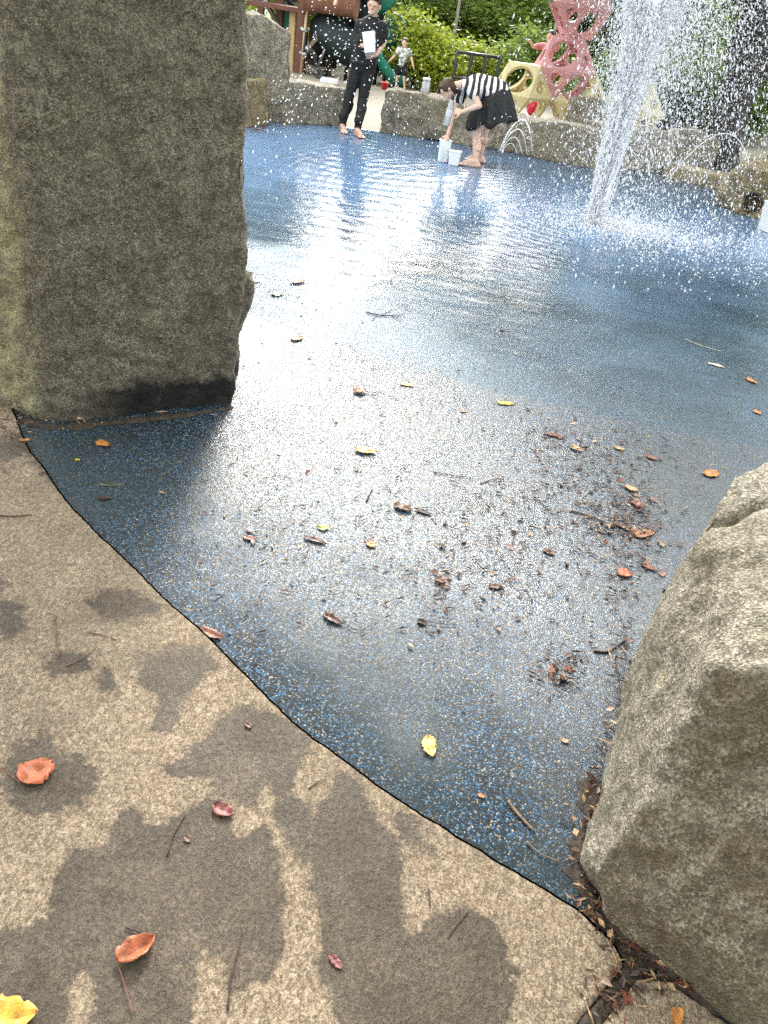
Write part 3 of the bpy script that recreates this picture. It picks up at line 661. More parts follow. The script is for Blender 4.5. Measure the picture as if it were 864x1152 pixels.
# far wood closing the view
cs, rs = [], []
r = random.Random(4)
for i in range(46):
    x = -46 + i * 2.1; y = 40 + 7 * math.sin(i * 1.7) - abs(x) * .12
    hh = 2.6 + 1.2 * r.random() + (3.8 if (x > 9 or x < -8) else 0.0)
    cs.append((x, y, hh * .5)); rs.append((2.2, 2.2, hh * .55))
for i in range(16):
    x = 5 + i * 1.5; cs.append((x, 35 + 3 * math.sin(i * 2.1), 2.2 + .8 * math.sin(i * 1.3))); rs.append((2.4, 2.4, 3.0))
tag(link('distant_woods', crown_mesh('distant_woods', cs, rs, 4200, 14, .40, 19, .45, .0, .7), M_leafA), 'band of green woodland closing the view behind the park', 'woods', None, 'stuff')
# ------------------------------------------------------------------ fountain and small jets
t = NT('spray_water')
d1 = t.n('ShaderNodeBsdfTranslucent'); d1.inputs[0].default_value = (.97, .98, 1.0, 1)
p1 = t.pr((.97, .975, .98), .12, None, .8)
tp_ = t.n('ShaderNodeBsdfTransparent')
mx = t.n('ShaderNodeMixShader'); mx.inputs[0].default_value = .72; t.l(p1, mx.inputs[1]); t.l(d1.outputs[0], mx.inputs[2])
mx2 = t.n('ShaderNodeMixShader'); mx2.inputs[0].default_value = .20; t.l(mx.outputs[0], mx2.inputs[1]); t.l(tp_.outputs[0], mx2.inputs[2])
M_spray = t.done(mx2.outputs[0])
OCT = np.array([[1, 0, 0], [-1, 0, 0], [0, 1, 0], [0, -1, 0], [0, 0, 1], [0, 0, -1]], float)
OF = np.array([[0, 2, 4], [2, 1, 4], [1, 3, 4], [3, 0, 4], [2, 0, 5], [1, 2, 5], [3, 1, 5], [0, 3, 5]])
def drops_mesh(name, pos, vel, rad_, stretch):
    n = len(pos); d = vel / (np.linalg.norm(vel, axis=1)[:, None] + 1e-9)
    a = np.cross(d, np.array([.3, .9, .2])); a /= np.linalg.norm(a, axis=1)[:, None]; b = np.cross(d, a)
    L = (rad_ * stretch)[:, None]
    R = rad_[:, None]
    V = np.stack([pos + a * R, pos - a * R, pos + b * R, pos - b * R, pos + d * L, pos - d * L], 1).reshape(-1, 3)
    F = (OF[None] + (np.arange(n) * 6)[:, None, None]).reshape(-1, 3)
    return npmesh(name, V, F)
G = 9.81
def ballistic(n, H, spread, wind=(0, 0), tmax=1.0, tmin=0.0, r=rng, p=1.0):
    h = H[0] + (H[1] - H[0]) * r.random(n) ** p
    vz = np.sqrt(2 * G * h); a = 2 * np.pi * r.random(n); vr = spread * np.abs(r.normal(size=n))
    T = 2 * vz / G; tt = T * (tmin + (tmax - tmin) * r.random(n))
    x = vr * np.cos(a) * tt + wind[0] * tt ** 2; y = vr * np.sin(a) * tt + wind[1] * tt ** 2
    z = vz * tt - .5 * G * tt ** 2
    return np.stack([x, y, z], 1), np.stack([vr * np.cos(a) + 2 * wind[0] * tt, vr * np.sin(a) + 2 * wind[1] * tt, vz - G * tt], 1), tt / T
FB = P(668, 252)
fe = empty('fountain_jet', FB); tag(fe, 'tall white water jet rising from the pool floor with spray falling to its right', 'fountain')
def clumpy(ncl, per, H, spread, wind, t0, t1, jit, base_r, tw=.10, vx0=-.14):
    P_, V_ = [], []
    for i in range(ncl):
        h = H[0] + (H[1] - H[0]) * rng.random(); vz = math.sqrt(2 * G * h); a = 6.283 * rng.random(); vr = spread * abs(rng.normal()); T = 2 * vz / G
        tc = T * (t0 + (t1 - t0) * rng.random() ** 1.1); n = max(3, int(per * (.4 + 1.2 * rng.random())))
        tt = np.clip(tc + tw * rng.normal(size=n), .004, T * 1.0); b = 6.283 * rng.random(); q = base_r * math.sqrt(rng.random())
        wj = wind[0] * (.6 + .8 * rng.random())
        x = q * math.cos(b) + (vr * math.cos(a) + vx0) * tt + wj * tt ** 2; y = q * math.sin(b) + vr * math.sin(a) * tt + wind[1] * tt ** 2; z = vz * tt - .5 * G * tt ** 2
        sg_ = (jit * (.25 + tt / T * 2.0))[:, None]
        p_ = np.stack([x, y, z], 1) + rng.normal(size=(n, 3)) * sg_; p_[:, 2] = np.maximum(p_[:, 2], .006)
        P_.append(p_); V_.append(np.stack([vr * math.cos(a) + 2 * wj * tt, np.full(n, vr * math.sin(a)), vz - G * tt], 1) + rng.normal(size=(n, 3)) * .25)
    return np.vstack(P_), np.vstack(V_)
p, v_ = clumpy(1500, 36, (1.7, 3.4), .25, (.12, 0), .0, .58, .020, .075)
link('water_column', drops_mesh('water_column', p, v_, .0028 + .0062 * rng.random(len(p)) ** 2, 1.8 + 3.2 * rng.random(len(p))), M_spray, fe)
# thin strands in the lowest part of the jet
bm = bmesh.new()
for i in range(60):
    a = i * 2.399; q = math.sqrt((i + .5) / 60); h_ = .25 + .75 * rng.random() ** 1.5; z_0 = 0 if i % 3 else .7 * rng.random()
    pts = []
    for k in range(14):
        z = z_0 + h_ * k / 13; rr = q * (.075 + .10 * z) * (1 + .3 * mn.noise(S((i, z * 5, 0))))
        pts.append(S((math.cos(a + .3 * z) * rr + .03 * z * z, math.sin(a + .3 * z) * rr, z - .01)))
    w = .003 + .0055 * rng.random()
    tube_bm(bm, pts, [max(.0008, w * (1 + 1.2 * mn.noise(S((i * 3, k * 1.6, 1)))) * (1 - .9 * (k / 13) ** 2)) for k in range(14)], 5)
link('water_strand', bmend(bm, 'water_strand'), M_spray, fe, True)
allp, allv = [], []
for a_ in ((900, 24, (1.3, 3.4), .30, (.22, 0), .08, 1.0, .05, .05), (1000, 22, (1.6, 3.4), .46, (.62, .08), .25, 1.0, .08, .05), (200, 14, (.8, 2.8), .50, (-.03, -.05), .2, 1.0, .09, .05), (150, 14, (1.0, 3.2), .85, (.32, 0), .3, 1.0, .12, .05)):
    p, v_ = clumpy(*a_); allp.append(p); allv.append(v_)
p = np.vstack(allp); v_ = np.vstack(allv)
link('spray', drops_mesh('spray', p, v_, .0018 + .0054 * rng.random(len(p)) ** 2.6, 1.3 + 3.0 * rng.random(len(p)) ** 2), M_spray, fe)['kind'] = 'stuff'
# fine mist of tiny drops drifting off the jet
allp, allv = [], []
for a_ in ((800, 60, (1.5, 3.5), .30, (.25, 0), .05, .95, .07, .05, .16), (900, 60, (1.2, 3.4), .55, (.5, .06), .2, 1.0, .14, .05, .16)):
    p, v_ = clumpy(*a_); allp.append(p); allv.append(v_)
p = np.vstack(allp); v_ = np.vstack(allv)
link('mist', drops_mesh('mist', p, v_, .0011 + .0013 * rng.random(len(p)), 1.0 + .6 * rng.random(len(p))), M_spray, fe)['kind'] = 'stuff'
# splash crown: small hops of water where it falls back
n = 9000; a = 2 * np.pi * rng.random(n); rr = .9 * np.abs(rng.normal(size=n)) ** 1.1
p = np.stack([np.cos(a) * rr * 1.25 + .25, np.sin(a) * rr * .9, .005 + .05 * rng.random(n) ** 2.5], 1)
link('splash', drops_mesh('splash', p, np.tile([0, 0, 1.], (n, 1)) + rng.normal(size=(n, 3)) * .4, .002 + .0055 * rng.random(n) ** 2, 1 + rng.random(n)), M_spray, fe)['kind'] = 'stuff'

def arc_jet(label, p0, p1, peak, nd, sp, strands, rad_=(.003, .005), wr=.004, name='small_jet', group='small water jets at the pool edge', size=1.0):
    p0, p1 = S(p0), S(p1); e = empty(name, p0); tag(e, label, 'fountain', group)
    vz = math.sqrt(2 * G * peak); T = (vz + math.sqrt(max(0, vz * vz - 2 * G * (p1.z - p0.z)))) / G; hv = (p1 - p0) / T
    if strands:
        bm = bmesh.new()
        for i in range(strands):
            k = 1 - .16 * i; o = S((.012 * i, .0, 0)); m = 16
            pts = [S((hv.x * T * q * k * k ** .2, hv.y * T * q * k, max(-.0, vz * k * T * k * q - .5 * G * (T * k * q) ** 2))) + o for q in np.linspace(0, 1, m)]
            tube_bm(bm, pts, [wr * (1 + .5 * mn.noise(S((i * 5, j * .9, 2)))) for j in range(m)], 5)
        link('water_strand', bmend(bm, 'water_strand'), M_spray, e, True)
    tt = rng.random(nd) * T
    s_ = rng.normal(size=(nd, 3)) * sp * (0.25 + tt / T)[:, None]
    pos = np.stack([hv.x * tt, hv.y * tt, vz * tt - .5 * G * tt ** 2], 1) + s_
    pos[:, 2] = np.maximum(pos[:, 2], .005 - p0.z)
    vel = np.stack([np.full(nd, hv.x), np.full(nd, hv.y), vz - G * tt], 1)
    link('spray', drops_mesh('spray', pos, vel, rad_[0] + (rad_[1] - rad_[0]) * rng.random(nd) ** 2, 1.2 + 1.6 * rng.random(nd)), M_spray, e)['kind'] = 'stuff'
    return e
arc_jet('thin arching water jets splashing behind the bending person', P(561, 170, .04), P(599, 178, .0), .40, 150, .03, 4, (.003, .007), .0055)
arc_jet('scattered arc of water drops in front of the playground post and the person in black', P(292, 196, .02), P(452, 172, .0), 1.12, 460, .26, 0, (.003, .0085))
arc_jet('thin water jet shooting left from the hole in the ochre boulder', P(847, 228, .12), P(742, 215, .0), .62, 130, .02, 1, (.002, .005), .004)
arc_jet('loose arc of drops in front of the long notched boulder', P(440, 205, .02), P(560, 180, .0), .55, 110, .30, 0, (.003, .008))

# ------------------------------------------------------------------ people
def prim_bm(prims):
    bm = bmesh.new()
    for pr in prims:
        if pr[0] == 'c':
            _, a, b, ra, rb = pr; a, b = S(a), S(b)
            t1 = bmesh.new()
            for c, rr in ((a, ra), (b, rb)):
                bmesh.ops.create_icosphere(t1, subdivisions=2, radius=rr, matrix=Matrix.Translation(c))
            h = bmesh.ops.convex_hull(t1, input=t1.verts[:])
            bmesh.ops.delete(t1, geom=list({g for g in h['geom_interior'] + h['geom_unused'] if isinstance(g, bmesh.types.BMVert)}), context='VERTS')
            me = bmend(t1, 'tmp'); bm.from_mesh(me); bpy.data.meshes.remove(me)
        else:
            _, c, rr = pr[:3]; rot = pr[3] if len(pr) > 3 else Matrix.Identity(3)
            M = Matrix.Translation(S(c)) @ rot.to_4x4() @ Matrix.Diagonal((*rr, 1))
            bmesh.ops.create_icosphere(bm, subdivisions=3, radius=1.0, matrix=M)
    bmesh.ops.recalc_face_normals(bm, faces=bm.faces)
    return bm
def body(name, prims, m, parent, vox=.008, it=4, wrinkle=0.0):
    o = link(name, bmend(prim_bm(prims), name), None)
    me = evaluated(o, [('REMESH', dict(mode='VOXEL', voxel_size=vox)), ('SMOOTH', dict(iterations=it, factor=.5))])
    if wrinkle:
        for vx in me.vertices:
            q = vx.co; vx.co = q + vx.normal * wrinkle * (mn.noise(S((q.x * 16, q.y * 16, q.z * 9))) + .6 * mn.noise(S((q.x * 9 + q.z * 22, q.y * 9, q.z * 26))))
    me.materials.append(m); me.polygons.foreach_set('use_smooth', [True] * len(me.polygons))
    if parent is not None:
        o.parent = parent; o.matrix_parent_inverse = parent.matrix_world.inverted() if False else Matrix.Translation(-parent.location)
    return o
def skin_mat(name, c): return simple(name, c, .5, .08, 40, 0, .4, Subsurface_Weight=.12, Subsurface_Scale=.01)
M_skin = skin_mat('skin', (.52, .33, .235)); M_skin2 = skin_mat('fair_skin', (.60, .40, .30))
M_hairD = simple('dark_hair', (.018, .012, .010), .45, .3, 60); M_hairB = simple('brown_hair', (.055, .028, .016), .45, .35, 60, .01)
M_black = simple('black_cloth', (.006, .006, .0075), .75, .3, 25, .012); M_blackskirt = simple('black_skirt_cloth', (.005, .005, .006), .6, .3, 18, .02)
M_white = simple('white_plastic', (.66, .66, .66), .35, .04, 8); M_eye = simple('eye_dark', (.03, .02, .015), .2, 0); M_lip = simple('lip', (.42, .17, .14), .5, .05)

def frame3(fwd, up):
    f = S(fwd).normalized(); u = (S(up) - f * S(up).dot(f)).normalized(); r_ = f.cross(u)
    return Matrix((r_, f, u)).transposed()      # columns: right, forward, up
def head_prims(c, M, s):                        # s = head height
    o = lambda x, y, z: S(c) + M @ S((x * s, y * s, z * s))
    e = lambda x, y, z, a, b, c_: ('e', o(x, y, z), (a * s, b * s, c_ * s), M)
    return [e(0, -.04, .10, .335, .41, .38), e(0, .05, -.12, .275, .32, .36), e(0, .36, -.02, .055, .09, .11), e(0, .30, -.30, .14, .12, .12),
            e(.335, -.02, -.02, .05, .10, .15), e(-.335, -.02, -.02, .05, .10, .15), e(0, .33, .10, .24, .07, .05)]
def face(c, M, s, parent):
    for sx in (-1, 1):
        body('eye', [('e', S(c) + M @ S((sx * .14 * s, .345 * s, .02 * s)), (.040 * s, .022 * s, .018 * s), M)], M_eye, parent, .003, 1)
    body('mouth', [('e', S(c) + M @ S((0, .365 * s, -.235 * s)), (.11 * s, .035 * s, .028 * s), M)], M_lip, parent, .003, 1)
def hand(wrist, tip, pnorm, s, curl=.35, side=1, spread=.10):
    """palm + five fingers, from the wrist towards tip; pnorm = palm normal"""
    w = S(wrist); d = (S(tip) - w).normalized(); n = (S(pnorm) - d * S(pnorm).dot(d)).normalized(); l = d.cross(n) * side
    out = [('e', w + d * .045 * s, (.042 * s, .050 * s, .017 * s), frame3(d, n))]
    for i, (L, off) in enumerate(((.070, .032), (.080, .011), (.073, -.011), (.056, -.031))):
        b = w + d * .082 * s + l * off * s
        dd = (d + l * off * spread * 30 * .1).normalized()
        m_ = b + (dd * math.cos(curl * .6) + n * math.sin(curl * .6)) * L * .55 * s
        e = m_ + (dd * math.cos(curl * 1.9) + n * math.sin(curl * 1.9)) * L * .5 * s
        out += [('c', b, m_, .0095 * s, .0085 * s), ('c', m_, e, .0085 * s, .0065 * s)]
    b = w + d * .022 * s + l * .032 * s; m_ = b + (d * .6 + l * .75 + n * .25).normalized() * .042 * s; e = m_ + (d * .9 + l * .25 + n * .35).normalized() * .034 * s
    out += [('c', b, m_, .013 * s, .0105 * s), ('c', m_, e, .0105 * s, .008 * s)]
    return out
def foot(ankle, toe, s):
    a = S(ankle); tdir = S(toe) - a; tdir.z = 0; tdir.normalize(); l = S((-tdir.y, tdir.x, 0)); z0 = 0.0
    heel = S((a.x, a.y, .028 * s)) - tdir * .045 * s; ball = S((a.x, a.y, .024 * s)) + tdir * .135 * s
    out = [('c', a, heel, .036 * s, .030 * s), ('c', heel, ball, .030 * s, .028 * s), ('c', a, ball + S((0, 0, .012 * s)), .036 * s, .022 * s),
           ('c', ball - l * .022 * s, ball + l * .028 * s, .022 * s, .020 * s)]
    for i in range(5):
        b = ball + l * (.034 - .017 * i) * s; out.append(('c', b, b + tdir * (.050 - .006 * abs(i - 1)) * s - S((0, 0, .008 * s)), .0115 * s, .010 * s))
    return out

# ---- person in black, standing, holding a white tub
YM = 11.0
J = lambda px, py, dy=0.0: Q(px, py, YM + dy)
me_ = empty('person', (J(394, 149).x, YM, 0)); tag(me_, 'barefoot person in black t-shirt and black leggings holding a white tub', 'person')
bpy.context.view_layer.update()
hc = J(421, 6, -.02); Mh = frame3((-.18, -1, -.18), (.10, -.12, 1)); HS = .225
hipL, hipR = J(402, 76), J(414, 78); knL, knR = J(393, 108, -.04), J(408, 113, -.05)
anL = P(385, 141, .075); anR = P(402, 146, .075)
pel = (hipL + hipR) / 2 + S((0, 0, .04)); chest = J(416, 40, .0); neck = J(419, 23, .0)
shL, shR = J(405, 28), J(430, 30.5)
elL, elR = J(403, 47, .02), J(431, 50, .03)
wrL, wrR = J(408.5, 52, -.14), J(423, 62, -.15)
arms = [('c', shL, elL, .047, .037), ('c', elL, wrL, .037, .025), ('c', shR, elR, .047, .037), ('c', elR, wrR, .037, .025)]
arms += hand(wrL, J(413, 49, -.20), (.6, -.5, .3), .95, .8, 1) + hand(wrR, J(416, 64, -.19), (-.1, .6, .6), .95, .7, -1)
legs = [('c', hipL, knL, .078, .053), ('c', knL, anL, .050, .032), ('c', knL + S((0, .02, -.10)), anL + S((0, .01, .12)), .050, .034), ('c', hipR, knR, .078, .053), ('c', knR, anR, .050, .032), ('c', knR + S((0, .02, -.10)), anR + S((0, .01, .12)), .050, .034)]
torso = [('e', pel, (.150, .105, .13)), ('c', pel + S((-.03, 0, 0)), chest + S((-.05, 0, -.05)), .105, .115), ('c', pel + S((.03, 0, 0)), chest + S((.05, 0, -.05)), .105, .115), ('e', chest + S((0, 0, .03)), (.155, .105, .17)),
         ('c', shL, shR, .052, .052), ('c', chest + S((0, 0, .12)), neck, .07, .052), ('c', neck, hc + Mh @ S((0, -.03, -.05)), .050, .052)]
fe_ = foot(anL, anL + S((.10, -.30, 0)), 1.0) + foot(anR, anR + S((.16, -.28, 0)), 1.0)
body('body', torso + legs + arms + head_prims(hc, Mh, HS) + fe_, M_skin, me_, .0075, 3)
gro = lambda L, g: [(q[0], q[1], q[2], q[3] + g, q[4] + g) if q[0] == 'c' else (q[0], q[1], tuple(x + g for x in q[2]), *q[3:]) for q in L]
slv = lambda a, b, f: S(a).lerp(S(b), f)
shirt = gro(torso[1:5], .014) + [('c', shL, slv(shL, elL, .62), .066, .062), ('c', shR, slv(shR, elR, .62), .066, .062), ('c', chest + S((0, 0, .12)), slv(chest, neck, .78), .09, .064), ('c', pel + S((-.05, 0, .02)), pel + S((.05, 0, .02)), .125, .125)]
body('t_shirt', shirt, M_black, me_, .009, 3, .010)
leg_ = gro([legs[0], legs[3], torso[0]], .013) + [('c', knL + S((0, .02, -.10)), anL + S((0, .01, .10)), .068, .056), ('c', knR + S((0, .02, -.10)), anR + S((0, .01, .10)), .068, .056)] + [('c', knL, slv(knL, anL, .92), .066, .046), ('c', knR, slv(knR, anR, .92), .066, .046), ('c', knL + S((0, .02, -.1)), slv(knL, anL, .7), .060, .05), ('c', knR + S((0, .02, -.1)), slv(knR, anR, .7), .060, .05)]
body('leggings', leg_, M_black, me_, .009, 3, .006)
hair = [('e', hc + Mh @ S((0, -.075 * HS, .17 * HS)), (.365 * HS, .41 * HS, .36 * HS), Mh), ('e', hc + Mh @ S((0, -.26 * HS, -.05 * HS)), (.32 * HS, .22 * HS, .34 * HS), Mh), ('e', hc + Mh @ S((0, .20 * HS, .36 * HS)), (.26 * HS, .15 * HS, .10 * HS), Mh)]
body('hair', hair, M_hairD, me_, .008, 2); face(hc, Mh, HS, me_)
# the white tub: flat sided, open, tilted
def open_tub(name, c, rot, w, d, h, m, th=.006, taper=.82):
    bm = bmesh.new(); rings = []
    for (sx, z) in ((taper - .02, 0), (taper, .004), (1, h), (1.06, h), (1.06, h + .008), (1 - th * 2 / w, h + .008), (taper - th * 2 / w, th)):
        ring = []
        for k in range(32):
            a = 2 * math.pi * k / 32; q = (abs(math.cos(a)) ** 6 + abs(math.sin(a)) ** 6) ** (-1 / 6)
            ring.append(bm.verts.new(S((math.cos(a) * q * w / 2 * sx, math.sin(a) * q * d / 2 * sx, z))))
        rings.append(ring)
    for i in range(len(rings) - 1):
        for k in range(32): bm.faces.new((rings[i][k], rings[i][(k + 1) % 32], rings[i + 1][(k + 1) % 32], rings[i + 1][k]))
    bm.faces.new(rings[0][::-1]); bm.faces.new(rings[-1])
    bmesh.ops.transform(bm, matrix=Matrix.Translation(S(c)) @ rot.to_4x4(), verts=bm.verts)
    bmesh.ops.recalc_face_normals(bm, faces=bm.faces)
    return link(name, bmend(bm, name), m, None)
I3 = Matrix.Identity(3)
rt = Matrix.Rotation(rad(-14), 3, 'Y') @ Matrix.Rotation(rad(-20), 3, 'X')
t = NT('frosted_plastic'); M_frost = t.done(t.pr((.82, .84, .86), .3, None, .5, Transmission_Weight=.25, Subsurface_Weight=.2))
tag(open_tub('plastic_tub', J(416.5, 60, -.22), rt, .155, .10, .215, M_white), 'white plastic tub held against the chest of the person in black', 'tub')

# ---- person bending down in striped top and black skirt
YW = 9.85
J = lambda px, py, dy=0.0: Q(px, py, YW + dy)
we_ = empty('person', (J(533, 185).x, YW, 0)); tag(we_, 'barefoot person bending over in striped top and black skirt holding a clear bottle', 'person')
hc = J(503.5, 100, -.02); Mh = frame3((-.62, -.18, -.80), (-.72, 0, .42)); HS = .205
hip = J(560, 107); hipN, hipF = hip + S((-.02, -.09, 0)), hip + S((.02, .10, .0))
kn, kf = J(536.5, 146, -.06), J(545, 147, .16)
an, af = P(534.5, 181, .07), P(541, 176, .07)
cst = J(536, 97); nk = J(518, 95.5); shN, shF = J(528, 95, -.15), J(523, 98, .13)
elN = J(539, 119, -.24); wrN = J(519.5, 126, -.22); elF = J(512, 124, .06); wrF = J(504, 152, .0)
wa = J(553, 101)
torso = [('c', hipN, hipF, .090, .090), ('c', hip, wa, .100, .105), ('c', wa, cst, .112, .118), ('c', cst + S((0, -.05, 0)), cst + S((0, .05, 0)), .105, .105), ('c', shN, shF, .052, .052), ('c', cst, nk, .085, .05), ('c', nk, hc + Mh @ S((0, -.06, -.03)), .047, .05)]
legs = [('c', hipN, kn, .082, .058), ('c', kn, an, .050, .031), ('c', kn + S((.02, 0, -.09)), an + S((.012, 0, .13)), .047, .033), ('c', hipF, kf, .082, .056), ('c', kf, af, .050, .031), ('c', kf + S((.02, 0, -.09)), af + S((.012, 0, .13)), .047, .033)]
arms = [('c', shN, elN, .043, .034), ('c', elN, wrN, .034, .023), ('c', shF, elF, .043, .034), ('c', elF, wrF, .034, .023)]
arms += hand(wrN, J(504, 124.5, -.16), (0, .8, -.45), .95, .55, 1) + hand(wrF, J(499.5, 164, 0), (-.6, -.5, 0), .95, .35, 1)
fe_ = foot(an, an + S((-.3, -.03, 0)), .98) + foot(af, af + S((-.3, .06, 0)), .98)
body('body', torso + legs + arms + head_prims(hc, Mh, HS) + fe_, M_skin2, we_, .0075, 3)
ax = (wa - nk).normalized()
t = NT('striped_cloth'); mp = t.n('ShaderNodeVectorMath', operation='DOT_PRODUCT'); t.l(t.coord(), mp.inputs[0]); mp.inputs[1].default_value = tuple(ax)
st = t.math('FRACT', t.math('MULTIPLY', t.math('ADD', mp.outputs['Value'], t.math('MULTIPLY', t.noise(6, 2), .05)), 14.5))
M_stripe = t.done(t.pr(t.mix(t.ramp(st, [(.46, 0.0), (.52, 1.0)]), (.70, .66, .64), (.016, .015, .018)), .8))
top_ = gro(torso[2:5], .014) + [('c', wa, slv(wa, hip, .9), .136, .152), ('c', slv(wa, hip, .3) + S((0, -.05, 0)), slv(wa, hip, .3) + S((0, .05, 0)), .124, .124)] + [('c', wa + S((.05, -.03, -.02)), wa, .118, .124), ('c', cst, slv(cst, nk, .75), .10, .062), ('c', shN, slv(shN, elN, .45), .064, .060), ('c', shF, slv(shF, elF, .55), .064, .060), ('c', wa + S((0, 0, -.03)), cst + S((0, 0, -.04)), .11, .10)]
body('striped_top', top_, M_stripe, we_, .009, 3, .009)
# skirt: flared shell from the waist to the hem, with folds
wc = J(553, 104); hem1, hem2 = J(530, 147, -.02), J(575, 139, 0)
c0 = wc; c1 = (J(528, 143) + J(576, 136)) / 2
V = []; F = []; nk_, nr_ = 72, 12
axd = (c1 - c0).normalized()
for j in range(nr_):
    f = j / (nr_ - 1); c = c0.lerp(c1, f)
    hw = .155 + .115 * f ** .42; dp = .165 + .085 * f ** .6
    u0 = (J(576, 136) - J(528, 143)).normalized(); u1 = (S((.62, 0, .0)) * 1 + S((0, 0, -.95)) * 1).normalized()
    u1 = (J(568, 98) - J(545, 112)).normalized(); uu = u1.lerp(u0, min(1, f * 1.4)).normalized()
    for k in range(nk_):
        a = 2 * math.pi * k / nk_; fold = 1 + .13 * f * math.sin(a * 11 + 1.3 * math.sin(a * 3)) + .05 * f * math.sin(a * 5 + 2)
        p_ = c + uu * math.cos(a) * hw * fold + S((0, 1, 0)) * math.sin(a) * dp * fold
        if j == nr_ - 1: p_ += axd * .025 * math.sin(a * 7)
        V.append(p_)
for j in range(nr_ - 1):
    for k in range(nk_): F.append((j * nk_ + k, j * nk_ + (k + 1) % nk_, (j + 1) * nk_ + (k + 1) % nk_, (j + 1) * nk_ + k))
V.append(c0 - axd * .05); F += [(len(V) - 1, (k + 1) % nk_, k) for k in range(nk_)]
o = link('skirt', pymesh('skirt', V, F), M_blackskirt, we_, True); o.matrix_parent_inverse = Matrix.Translation(-we_.location)
md = o.modifiers.new('Solidify', 'SOLIDIFY'); md.thickness = .006; md.offset = 0
hr = [('e', hc + Mh @ S((0, -.09 * HS, .13 * HS)), (.375 * HS, .42 * HS, .38 * HS), Mh), ('e', hc + Mh @ S((0, -.24 * HS, -.12 * HS)), (.34 * HS, .25 * HS, .42 * HS), Mh), ('e', hc + Mh @ S((0, .2 * HS, .34 * HS)), (.28 * HS, .16 * HS, .12 * HS), Mh),
      ('e', hc + Mh @ S((.30 * HS, -.02 * HS, .12 * HS)), (.10 * HS, .34 * HS, .34 * HS), Mh), ('e', hc + Mh @ S((.29 * HS, .12 * HS, -.06 * HS)), (.09 * HS, .22 * HS, .30 * HS), Mh), ('e', hc + Mh @ S((-.30 * HS, -.02 * HS, .12 * HS)), (.09 * HS, .28 * HS, .26 * HS), Mh)]
body('hair', hr, M_hairB, we_, .008, 2); face(hc, Mh, HS, we_)
# clear bottle in the near hand, white tubs on the floor
t = NT('clear_plastic'); fr = t.n('ShaderNodeFresnel'); fr.inputs[0].default_value = 1.5
g_ = t.n('ShaderNodeBsdfGlossy'); g_.inputs['Roughness'].default_value = .05; x_ = t.n('ShaderNodeBsdfTransparent'); x_.inputs[0].default_value = (.84, .87, .90, 1)
d_ = t.n('ShaderNodeBsdfDiffuse'); d_.inputs[0].default_value = (.75, .78, .8, 1)
m1 = t.n('ShaderNodeMixShader'); m1.inputs[0].default_value = .38; t.l(x_.outputs[0], m1.inputs[1]); t.l(d_.outputs[0], m1.inputs[2])
m2 = t.n('ShaderNodeMixShader'); t.l(fr.outputs[0], m2.inputs[0]); t.l(m1.outputs[0], m2.inputs[1]); t.l(g_.outputs[0], m2.inputs[2]); M_clear = t.done(m2.outputs[0])
b0, b1 = J(502, 141.5, -.19), J(510, 107, -.17); bd = (b1 - b0); bl_ = bd.length
be = empty('water_bottle', b0); be.rotation_euler = bd.to_track_quat('Z', 'Y').to_euler(); tag(be, 'clear bottle with dark cap in the hand of the person in the striped top', 'bottle')
lathe('bottle_body', [(0, 0), (.034, .001), (.037, .008), (.037, bl_ * .62), (.034, bl_ * .68), (.018, bl_ * .80), (.016, bl_ * .86)], M_clear, be)
lathe('label_band', [(.0375, bl_ * .30), (.038, bl_ * .31), (.038, bl_ * .52), (.0375, bl_ * .53)], simple('bottle_label', (.5, .5, .55), .5), be)
lathe('cap', [(.0, bl_ * 1.0), (.017, bl_ * .995), (.019, bl_ * .97), (.019, bl_ * .85), (.0, bl_ * .85)], simple('dark_cap', (.03, .03, .04), .4), be)
pb = P(497.5, 183); tag(open_tub('plastic_tub', (pb.x, pb.y + .05, .006), Matrix.Rotation(rad(10), 3, 'Z'), .13, .13, .22, M_frost), 'tall translucent white tub on the wet floor under the reaching hand', 'tub')
pb = P(509, 186); tag(open_tub('plastic_tub', (pb.x + .01, pb.y + .02, .006), Matrix.Rotation(rad(-5), 3, 'Z'), .14, .11, .14, M_white), 'low white tub on the wet floor in front of the bare foot', 'tub')
pb = P(862, 262); ck = open_tub('plastic_tub', (pb.x + .06, pb.y + .1, .006), Matrix.Rotation(rad(20), 3, 'Z'), .26, .2, .27, M_white); tag(ck, 'white tub standing on the pool floor at the right edge by the ochre boulder', 'tub')

